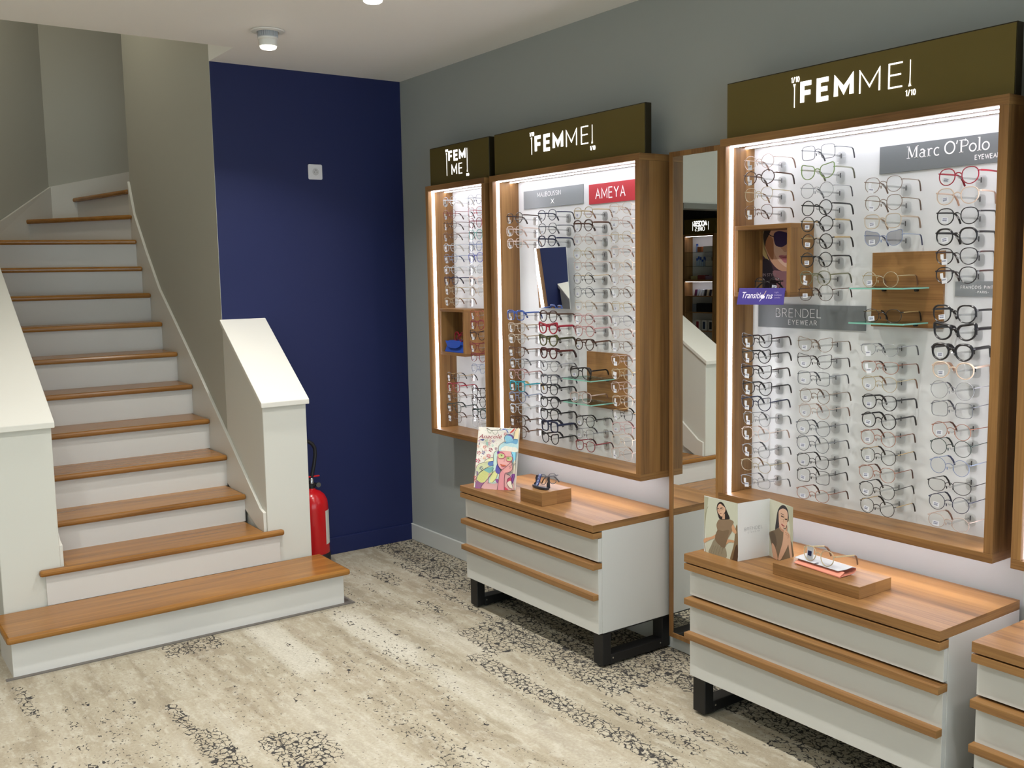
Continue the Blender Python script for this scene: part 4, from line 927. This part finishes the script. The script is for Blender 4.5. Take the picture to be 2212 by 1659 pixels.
strands('8a9a60',([(600,1010),(400,1080),(240,1260),(210,1480)],[(590,1120),(480,1240),(380,1380),(320,1490)]),9)
strands('9ab0a0',([(605,895),(400,930),(250,1010),(218,1130)],[(600,1000),(430,1055),(300,1140),(240,1220)]),6)
pr.poly('e2a8a6',[(735,680),(1010,685),(1015,860),(985,930),(880,1040),(795,1085),(720,1010),(690,900),(690,780)],4)
pr.poly('d89098',[(770,1000),(795,1085),(760,1150),(745,1180),(690,1540),(850,1540),(860,1200),(980,1100),(1020,1060),(1000,930),(900,1010)],3)
pr.poly('e0a09e',[(880,1030),(985,930),(1015,960),(1025,1090),(950,1150),(870,1170),(800,1100)],4)
pr.poly('8ad0e8',[(1010,690),(1110,710),(1100,860),(1060,1000),(1020,860)],4); pr.poly('e8e0c8',[(1060,900),(1100,900),(1085,1200),(1040,1350),(1020,1290),(1040,1050)],3); pr.poly('8a4a9a',[(1000,1210),(1085,1190),(1060,1330),(1020,1400)],3)
pr.poly('c04a6a',[(905,1380),(925,1290),(990,1260),(1000,1330),(950,1400)],3); pr.poly('e8e0d0',[(905,1390),(990,1340),(1045,1500),(960,1480)],3); pr.poly('d0405a',[(855,1465),(940,1540),(855,1540)],0)
pr.poly('bcdce0',[(725,600),(750,540),(850,470),(1000,440),(1100,405),(1150,420),(1135,690),(1000,680),(860,670),(740,665)],4)
pr.poly('6aa4cc',[(840,480),(960,440),(1090,410),(1148,430),(1120,520),(1000,490),(900,510)],4); pr.poly('f0e8d8',[(760,640),(860,560),(1000,580),(1120,600),(1135,690),(860,668)],3)
pr.poly('8cc4da',[(850,390),(870,330),(940,302),(1010,310),(1055,360),(1045,430),(980,470),(900,465)],4); pr.poly('7a60a8',[(900,320),(1000,305),(1055,360),(1040,410),(990,340)],3)
strands('8ab4c4',([(850,480),(780,540),(740,600),(745,655)],[(1140,420),(1140,520),(1135,600),(1130,685)]),14)
strands('6a9ec4',([(860,380),(880,420),(905,460)],[(1040,340),(1045,400),(1020,450)]),7)
pr.poly('6a3a90',[(685,690),(740,680),(720,760),(700,760)],2)
for c,p in (('c8cc90',[(710,745),(770,725),(840,745),(850,800),(810,830),(740,830),(710,790)]),('b8c088',[(890,800),(960,795),(1020,820),(1010,880),(960,900),(900,880)])): pr.poly(c,p,4)
for p in ([(705,740),(770,720),(850,745),(860,800),(815,835),(740,835),(708,795),(705,740)],[(885,800),(960,790),(1028,818),(1015,885),(960,905),(898,885),(885,800)]): pr.line('c03a70',p,11)
pr.line('c03a70',[(850,780),(885,800)],12); pr.line('c04a7a',[(740,690),(800,700),(850,740)],12)
for x,y in ((785,775),(935,838)): pr.poly('6a9a30',[(x-16,y),(x,y-14),(x+16,y),(x,y+14)],4); pr.poly('1a1a20',[(x-6,y),(x,y-6),(x+6,y),(x,y+6)],3); pr.line(OL,[(x-35,y-10),(x,y-24),(x+32,y-8)],6)
pr.line('a05060',[(845,830),(850,880),(838,905),(860,912)],5)
pr.poly('d07050',[(755,965),(800,975),(870,985),(890,995),(830,1015),(785,1005)],3); pr.line('8a3a3a',[(755,965),(815,992),(890,993)],5)
for p in ([(720,670),(715,600),(750,530),(850,468),(880,480)],[(860,450),(850,380),(890,320),(960,300),(1030,330),(1058,400)],[(1040,430),(1090,405),(1150,420)],[(610,900),(605,780),(640,690),(735,665)],[(690,790),(690,950),(730,1030),(795,1090),(880,1030),(990,925)],[(795,1085),(760,1150),(740,1200),(690,1540)],[(600,820),(520,830),(440,870),(405,910)],[(612,895),(430,925),(290,960),(220,1050),(215,1160),(235,1240)],[(620,985),(440,1055),(300,1150),(230,1280),(200,1500)],[(610,1050),(560,1200),(440,1340),(360,1430),(325,1502)],[(640,1110),(550,1200),(500,1270),(500,1385)],[(690,1385),(460,1390)],[(700,1180),(670,1280),(590,1370)],[(1000,690),(1040,800),(1060,990),(1100,900),(1110,700)],[(1015,960),(1030,1080),(950,1150),(870,1170),(850,1300),(848,1540)],[(960,1020),(1000,1000)],[(965,1060),(1005,1040)],[(1060,990),(1040,1200),(1010,1350),(1045,1500)],[(1100,940),(1085,1200),(1020,1400)],[(905,1390),(930,1290),(1000,1250),(890,1180)],[(905,1390),(960,1500),(1030,1530)],[(1060,380),(1080,260),(1130,160)]): pr.line(OL,p,8)
pr.mb.v=[tuple(v) for v in pr.mb.v]
obj('printed_picture',pr.mb,pr.mats,t)
# ---------------------------------------------------------------- walnut blocks
def block(x0,x1,y0,y1,h,label): return one('walnut_display_block',MB().box(x0,x1,y0,y1,CT+.0003,CT+h),[W_Y],label,'display block',((x0+x1)/2,(y0+y1)/2,CT),bevel=.0012)
block(-.407,-.242,3.367,3.527,.060,'small thick walnut block on the far drawer cabinet, under the shoe-shaped stand')
block(-.390,-.226,1.783,2.117,.039,'long flat walnut block on the nearest whole drawer cabinet, under the eyeglass case')
# ---------------------------------------------------------------- folded brochure
Z0=CT+.0008; Hb=.205
V3=[Vector((-.369,2.447,Z0)),Vector((-.372,2.286,Z0)),Vector((-.231,2.267,Z0)),Vector((-.279,2.128,Z0))]
t=thing('folded_brochure','three-panel folded brochure with photos of a dark-haired woman standing on the nearest whole cabinet','brochure',tuple(V3[1]))
upv=Vector((0,0,Hb))
def page(a,b,pr_fn,white='d9dad8'):
    U=(b-a).normalized(); N=U.cross(Vector((0,0,1)))
    if N.dot(CO-a)<0: N=-N
    p=obj('page',MB().prism([a,b,b+upv,a+upv],-N*.0006),[cmat(white,.35)],t)
    pr=Print(a+N*.0002,N,1510,1060,9.759); pr_fn(pr)
    o=obj('printed_picture',pr.mb,pr.mats,t); o.parent=p
def pg1(p):
    p.poly('c3c5b4',[(112,118),(815,266),(812,1492),(150,1318)])
    p.poly('a9a892',[(112,118),(200,138),(170,400),(130,700),(115,1000),(150,1318),(112,1200)])
    p.line('8a8872',[(190,330),(140,500),(118,900),(122,1150),(150,1310)],10)
    p.poly('7a6448',[(812,760),(770,800),(740,1100),(690,1300),(660,1460),(812,1492)],3); p.poly('4a3424',[(812,1150),(760,1200),(720,1400),(700,1468),(812,1492)],3)
    p.poly('8d8470',[(335,1020),(440,1170),(560,1210),(560,1440),(215,1340),(260,1150)],3)
    for x in (260,310,360,420,480): p.line('6d6450',[(x+50,1150),(x+10,1260),(x-10,1340)],5)
    p.poly('c99a76',[(385,830),(370,900),(260,970),(110,1010),(112,1100),(200,1050),(345,990),(400,900)],3)
    p.poly('c99a76',[(670,660),(720,700),(790,860),(770,910),(700,850),(650,760)],3); p.poly('c39470',[(600,1030),(700,1040),(740,1050),(735,1095),(640,1085),(560,1150),(520,1172),(540,1100)],3)
    p.poly('86705a',[(420,610),(520,590),(660,610),(735,660),(690,760),(700,850),(640,950),(590,1060),(550,1195),(470,1180),(380,1090),(335,1010),(380,900),(390,820),(370,720)],3)
    p.poly('75604a',[(395,830),(500,850),(640,830),(600,1000),(550,1190),(440,1150),(340,1010)],3)
    p.poly('241a1c',[(380,330),(400,270),(450,236),(510,260),(560,350),(600,450),(650,580),(600,605),(450,602),(405,520),(378,400)],4)
    p.poly('c39a80',[(495,520),(550,480),(550,600),(495,600)])
    p.poly('d2aa90',[(390,400),(400,320),(450,275),(500,310),(555,360),(560,420),(530,480),(480,542),(440,510),(400,450)],4)
    p.line('241a1c',[(390,385),(420,370)],14,1);p.line('241a1c',[(455,372),(500,362)],14,1);p.line('8a4a44',[(440,482),(480,478)],12,1);p.line('9a7258',[(430,400),(425,440),(445,445)],7)
    p.line('8a7460',[(388,372),(425,365),(430,400),(395,408),(388,372)],4);p.line('8a7460',[(450,362),(510,352),(510,395),(455,402),(450,362)],4)
def pg2(p):
    p.poly('d3d3d1',[(818,268),(1484,165),(1478,1368),(818,1492)])
    O=p.pt(950,850,.0003); E=p.pt(1340,780,.0003); U=(E-O).normalized(); U=Vector((U.x,U.y,0)).normalized(); N=p.N
    w=(p.pt(1340,785)-p.pt(955,845)).length; h=(p.pt(955,785)-p.pt(955,850)).length
    k=twidth('BRENDEL',1,.3); stext(p.mb,'BRENDEL',p.pt(955,850,.0003),U,Vector((0,0,1)),N*.0001,h,h*.07,track=.3,xs=1,mi=p.mi('6a6a68')) if False else stext(p.mb,'BRENDEL',p.pt(955,850,.0003),U,Vector((0,0,1)),N*.0001,h,h*.075,track=.3*w/(k*h),xs=w/(k*h),mi=p.mi('77777a'))
    w2=(p.pt(1275,850)-p.pt(1030,890)).length; h2=h*.5; k2=twidth('EYEWE^R',1,.45)
    stext(p.mb,'EYEWE^R',p.pt(1030,898,.0003),U,Vector((0,0,1)),N*.0001,h2,h2*.09,track=.45*w2/(k2*h2),xs=w2/(k2*h2),mi=p.mi('99999b'))
def pg3(p):
    p.poly('c6c6b4',[(1494,168),(1984,350),(1972,1560),(1482,1372)])
    p.poly('b3b39c',[(1850,320),(1984,350),(1975,1400),(1900,1300),(1930,900)],0)
    p.poly('241c22',[(1605,835),(1630,600),(1660,420),(1720,325),(1785,303),(1850,360),(1885,480),(1880,650),(1760,700),(1680,780)],4)
    p.poly('75624c',[(1485,870),(1600,830),(1680,780),(1780,860),(1960,1100),(1972,1560),(1600,1440),(1530,1150),(1490,970)],2)
    p.poly('5d4c3a',[(1590,880),(1640,1100),(1600,1200),(1540,1100),(1500,900)],3)
    p.poly('cda084',[(1535,1110),(1600,1180),(1660,1430),(1600,1470),(1560,1380)],3)
    p.poly('d6ae96',[(1680,520),(1690,420),(1770,375),(1850,420),(1875,520),(1865,640),(1850,740),(1790,825),(1740,800),(1690,700)],4)
    p.poly('b98a70',[(1690,700),(1740,800),(1790,825),(1780,880),(1700,800)],3)
    p.line('3a2a28',[(1730,530),(1790,560)],22,1);p.line('3a2a28',[(1815,600),(1860,610)],22,1);p.line('2a1c1c',[(1725,475),(1790,510)],10,1);p.line('a04a4c',[(1740,700),(1785,745),(1805,740)],24,2);p.line('b0846c',[(1800,590),(1775,650),(1795,665)],7)
    p.line('b59a6a',[(1700,500),(1800,530),(1800,600),(1720,590),(1700,500)],5);p.line('b59a6a',[(1815,580),(1890,600),(1885,640),(1820,640)],5)
    p.poly('d3a88c',[(1790,860),(1830,810),(1850,730),(1870,760),(1860,850),(1920,930),(1940,1100),(1960,1300),(1970,1420),(1930,1420),(1890,1150),(1870,1180),(1740,1440),(1670,1440),(1760,1120),(1780,960)],2)
    for q in ([(1820,880),(1890,920),(1900,990)],[(1830,920),(1880,950),(1880,1010)],[(1860,850),(1850,740)]): p.line('9a6c54',q,7)
    p.line('241c1c',[(1780,780),(1830,800),(1855,730)],12)
page(V3[0],V3[1],pg1); page(V3[1],V3[2],pg2); page(V3[2],V3[3],pg3)
# ---------------------------------------------------------------- shoe shaped stand with glasses on the small block
zb=CT+.0605
def fc(u,v,x,off=(1110,1000,15.8)): return unp(off[0]+u/off[2],off[1]+v/off[2],0,x)
t=thing('glasses_stand','small black and blue stand shaped like a strappy high-heeled sandal on the small walnut block','glasses stand',(-.34,3.46,zb))
PAT=mat('marbled_black_plastic','2a2c34',.3)
cx0,cy0=-.352,3.447
sole=[]
for i in range(13):
    a=-1+2*i/12; sole.append((cx0-.012*(1-a*a)-.0+.000,cy0+.052*-a,zb+.0015))
pb=MB()
L1=[Vector((x-.009,y,z)) for x,y,z in sole]; L2=[Vector((x+.009,y,z)) for x,y,z in sole]
pb.prism(L1+L2[::-1],(0,0,.010)); obj('sole',pb,[PAT],t,bevel=.002)
hb=MB(); yL=cy0+.050; hb.prism([(cx0,yL+.002,zb+.008),(cx0,yL-.016,zb+.008),(cx0,yL-.018,zb+.022),(cx0,yL-.017,zb+.036),(cx0,yL-.0175,zb+.045),(cx0,yL-.018,zb+.054),(cx0,yL-.010,zb+.040),(cx0,yL-.013,zb+.034),(cx0,yL-.012,zb+.024),(cx0,yL-.002,zb+.017)],(.012,0,0)); obj('heel',hb,[PAT],t)
sb=MB(); 
pth=[(cx0-.010,yL-.030,zb+.010),(cx0-.008,yL-.036,zb+.022),(cx0-.006,yL-.042,zb+.040),(cx0-.004,yL-.048,zb+.058),(cx0-.003,yL-.050,zb+.064)]
for i in range(4):
    a=Vector(pth[i]);b=Vector(pth[i+1]); sb.prism([a+Vector((0,.009,0)),a-Vector((0,.009,0)),b-Vector((0,.009,0)),b+Vector((0,.009,0))],(.005,0,0),0)
for i in range(11): 
    f=(i+.5)/11; j=min(3,int(f*4)); a=Vector(pth[j]).lerp(Vector(pth[j+1]),f*4-j); sb.tube([a+Vector((-.0006,.006,-.001)),a+Vector((-.0006,-.001,.0025)),a+Vector((-.0006,-.006,-.001))],.0011,5,mi=1+(i%2))
obj('toe_strap',sb,[mat('blue_marbled_plastic','3a4a80',.3),mat('pale_blue_inlay','a8bce0',.3),mat('lilac_inlay','8a8cc0',.3)],t)
yR=cy0-.048
ab=MB().prism([(cx0+.004,yR+.010,zb+.008),(cx0+.004,yR-.006,zb+.008),(cx0+.004,yR-.004,zb+.03),(cx0+.004,yR-.004,zb+.058),(cx0+.004,yR+.002,zb+.058),(cx0+.004,yR+.006,zb+.045),(cx0+.004,yR+.002,zb+.036),(cx0+.004,yR+.010,zb+.026)],(.008,0,0)); obj('ankle_support',ab,[PAT],t)
glasses((cx0+.016,cy0-.030,zb+.0445),radians(-92),'soft','GY','t','dark grey eyeglasses resting aslant on the sandal-shaped stand',fold=True,ry=radians(-12))
# ---------------------------------------------------------------- eyeglass case and gold glasses on the long block
zc=CT+.0395
t=thing('eyeglass_case','open folding eyeglass case, salmon pink inside with pale marbled flap, on the long walnut block','case',(-.31,1.95,zc))
c0=Vector((-.345,2.065,zc+.0006)); c1=Vector((-.362,1.875,zc+.0006)); ax=(c1-c0); wid=Vector((.075,-.004,0))
PK=mat('salmon_leather','d98a74',.5); MG=mat('pale_marbled_leather','b9bcc0',.45)
pk=MB(); n=10; up_=Vector((0,0,1))
def curve(base,w):
    return [base+w*0, base+w*.25+up_*.0015, base+w*.6+up_*.0015, base+w*.9+up_*.003, base+w*1.04+up_*.010, base+w*1.02+up_*.019]
A_=curve(c0,wid); B_=curve(c1,wid)
A_[0]=A_[0]+Vector((0,0,.001))
for i in range(len(A_)-1): pk.prism([A_[i],B_[i],B_[i+1],A_[i+1]],(0,0,.0018))
obj('pocket',pk,[PK],t)
fold=MB(); fA=[c0+wid*.02+up_*.004,c0+wid*.30+up_*.017,c0+wid*.05+up_*.003]
# front fold rising from the front edge, then the pale flap lying over it
f0,f1=c0+up_*.002,c1+up_*.002
fold.prism([f0,f1,c1+wid*.30+up_*.013,c0+wid*.36+up_*.013],(0,0,.0016)); obj('front_fold',fold,[PK],t)
fl=MB(); a0,b0=c0+wid*1.02+up_*.019,c1+wid*1.02+up_*.019
ar=[c0+wid*.12+up_*.0165-ax*.03,c0+wid*.45+up_*.0195-ax*.03,c0+wid*.8+up_*.0235,a0]; br=[c1+wid*.12+up_*.0165-ax*.08,c1+wid*.45+up_*.0195-ax*.02,c1+wid*.8+up_*.0235,b0]
for i in range(3): fl.prism([ar[i],br[i],br[i+1],ar[i+1]],(0,0,.0016))
obj('flap',fl,[MG],t)
m_=(ar[0]+br[0])/2; obj('clasp',MB().box(m_.x-.002,m_.x+.02,m_.y-.004,m_.y+.004,m_.z+.0017,m_.z+.0032),[mat('dark_strap','2a2c34',.4)],t)
g=glasses((-.338,1.975,zc+.0455),radians(-97),'panto','GD','t','pale gold eyeglasses standing on the pink and marbled case',fold=False,tagk=None,rx=radians(-6))
o=obj('brand_tag',MB().box(-.046,-.022,.002,.003,-.020,.018).box(-.042,-.028,.0012,.002,-.008,.006,1),[mat('tag_white','e4e6ee',.5),mat('tag_navy','202a60',.4)],None); o.parent=g
# ---------------------------------------------------------------- blue case with red glasses in the narrow unit's box
zq=1.2022
t=thing('blue_case','blue envelope-flap eyeglass case in the walnut box of the narrow unit','case',(-.09,4.50,zq))
bm_=mat('royal_blue_leather','2a4fae',.4)
obj('body',MB().prism([(-.128,4.600,zq),(-.128,4.412,zq),(-.110,4.420,zq+.062),(-.110,4.585,zq+.062)],(.070,0,0)),[bm_],t,bevel=.003)
obj('flap',MB().prism([(-.1305,4.586,zq+.061),(-.1305,4.420,zq+.061),(-.1345,4.44,zq+.033),(-.1355,4.47,zq+.024),(-.1355,4.53,zq+.024),(-.1345,4.56,zq+.033)],(.0015,0,0)),[bm_],t,bevel=.0008)
glasses((-.100,4.492,zq+.0625+.021),radians(-100),'panto','R','a','crimson eyeglasses lying on the blue case in the narrow unit',fold=True,rx=radians(-10))
# ---------------------------------------------------------------- accessory display, seen in the tall mirror
AX=-7.0; ay0,ay1=9.215,9.785; AW=AX-.167; azt,azb=2.10,.55
u=thing('wall_display_unit','narrow walnut accessory unit on the black wall, seen reflected in the tall mirror','display unit',(AX-.08,9.5,azb))
obj('top_panel',MB().box(AW,AX,ay0,ay1,azt-T,azt),[W_Y],u); obj('bottom_panel',MB().box(AW,AX,ay0,ay1,azb,azb+T),[W_Y],u)
for y in (ay0,ay1-T): obj('side_panel',MB().box(AW,AX,y,y+T,azb+T,azt-T),[W_Z],u)
obj('back_panel',MB().box(AW+.001,AW+.01,ay0+T,ay1-T,azb+T,azt-T),[PANEL],u)
obj('middle_shelf',MB().box(AW+.01,AX,ay0+T,ay1-T,1.462,1.49),[W_Y],u)
AL=mat('accessory_led','fff6fb',.5,emit=9)
obj('led_strip',MB().box(AX-.04,AX-.02,ay0+T,ay1-T,azt-T-.003,azt-T),[AL],u); obj('led_strip',MB().box(AX-.04,AX-.02,ay0+T,ay1-T,1.459,1.462),[AL],u)
for z in (1.86,1.67): obj('glass_shelf',MB().box(AW+.01,AX-.01,ay0+T,ay1-T,z-.006,z),[SHELFG],u)
for z in (1.27,1.05,.80): obj('shelf_board',MB().box(AW+.01,AX-.01,ay0+T,ay1-T,z-.012,z),[W_Y],u)
hs=thing('header_sign','olive header sign with two lit rows on the accessory unit reflected in the tall mirror','sign',(AX,9.5,azt))
obj('sign_face',MB().box(AX-.05,AX-.015,ay0+.004,ay1-.004,azt+.001,azt+.20),[OLIVE],hs)
m=MB(); U=Vector((0,1,0));V=Vector((0,0,1));Dv=Vector((.002,0,0)); O=Vector((AX-.0148,9.36,azt+.112))
wd=twidth('ACCESS',.058,.16,.8); stext(m,'ACCESS',O,U,V,Dv,.058,.014,track=.16,xs=.8); stext(m,'OIRES',O+U*.04-V*.070,U,V,Dv,.055,.005,track=.25,xs=.8)
ribbon(m,[(-.028,-.06),(-.028,.05)],.004,O,U,V,Dv); ribbon(m,[(wd+.02,-.065),(wd+.02,.055)],.004,O,U,V,Dv)
obj('lit_lettering',m,[SIGNM],hs)
xm=AW+.085
def abox(y0,y1,z,h,c,label,x0=xm-.05,x1=xm+.05,grp=None): return one('product_box',MB().box(x0,x1,y0,y1,z,z+h),[cmat(c)],label,'box',((x0+x1)/2,(y0+y1)/2,z),grp,bevel=.002)
abox(9.27,9.44,1.8602,.075,'b9b8b0','pale product box on the top glass shelf of the reflected accessory unit')
abox(9.47,9.55,1.8602,.07,'b06a40','orange box on the top glass shelf of the reflected accessory unit')
abox(9.26,9.40,1.6702,.07,'b4b4ac','pale product box on the second glass shelf of the reflected accessory unit')
abox(9.29,9.39,1.7404,.045,'a8a8a4','small pale box stacked on another on the second glass shelf of the reflected unit')
for k,(y,h) in enumerate([(9.43,.10),(9.465,.115),(9.50,.08),(9.535,.11),(9.57,.12),(9.60,.10)]):
    t=thing('spray_bottle',['shortest-but-two','second','shortest','fourth','tallest','leftmost'][k]+' blue-capped spray bottle on the second glass shelf of reflected accessory unit','bottle',(xm,y,1.6702),group='spray bottles in the reflected accessory unit')
    obj('bottle_body',MB().lathe([(0,0),(.014,0),(.014,h*.68),(.009,h*.75),(0,h*.75)],(xm,y,1.6702),12),[cmat('9fb4cc')],t,smooth=True)
    obj('cap',MB().lathe([(0,h*.75),(.012,h*.75),(.012,h*1.1),(0,h*1.1)],(xm,y,1.6702),12),[cmat('1f4fae')],t,smooth=True)
t=thing('spray_bottle','blue and white bottle alone on the top glass shelf of the reflected accessory unit','bottle',(xm,9.60,1.8602)); obj('bottle_body',MB().lathe([(0,0),(.018,0),(.018,.09),(0,.09)],(xm,9.60,1.8602),12),[cmat('8aa4cc')],t); obj('cap',MB().lathe([(0,.09),(.016,.09),(.016,.11),(0,.11)],(xm,9.60,1.8602),12),[cmat('1f4fae')],t)
abox(9.25,9.40,1.4902,.05,'9a86a4','lilac pouch-like box above the middle shelf of the reflected unit'); abox(9.42,9.54,1.4902,.06,'8e4444','red and grey box above the middle shelf of the reflected unit'); abox(9.56,9.67,1.4902,.05,'a89a6c','yellowish box above the middle shelf of the reflected unit')
abox(9.36,9.41,1.5506,.06,'a8583c','orange box on top of the red and grey box in the reflected unit',y0=None) if False else None
for k,c in enumerate(['d8d0c0','2a2c3c','c8c0a8','22242c','c4ccd8','d0d6de','b8c4d8','6a2450']):
    y=9.28+k*.045; a=Vector((xm-.06,y,1.2702))
    o=one('eyeglass_case',MB().prism([(xm-.05,y,1.2702),(xm-.05,y+.022,1.2702),(xm-.05,y-.018+.022,1.2702+.085),(xm-.05,y-.018,1.2702+.085)],(.09,0,0)),[cmat(c)],
      {0:'cream',1:'dark blue',2:'beige',3:'black',4:'pale blue',5:'white',6:'light blue',7:'plum'}[k]+' eyeglass case in the leaning row under the middle light of the reflected unit','case',(xm,y,1.2702),'eyeglass cases leaning in the reflected accessory unit',bevel=.004)
abox(9.30,9.56,1.0502,.06,'191a1c','lower black flat box with white print in the reflected unit'); abox(9.30,9.56,1.1104,.06,'1c1d20','upper black flat box with white print in the reflected unit'); abox(9.58,9.64,1.0502,.11,'6a7078','grey box beside the black boxes in the reflected unit')
for k,(y,c) in enumerate([(9.56,'7a2430'),(9.44,'26324a'),(9.32,'202226')]):
    t=thing('boxed_case',['red','navy','black'][k]+' case in a white carton on the lowest visible shelf of the reflected unit','box',(xm,y,.8002),'cartons on the low shelf of the reflected unit')
    obj('carton',MB().box(xm-.03,xm+.03,y-.035,y+.035,.8002,.8002+.14),[cmat('c6c4bc')],t); obj('case_front',MB().box(xm+.0301,xm+.033,y-.022,y+.022,.82,.92),[cmat(c)],t)
for o in bpy.data.objects:
    if '_o' in o: del o['_o']
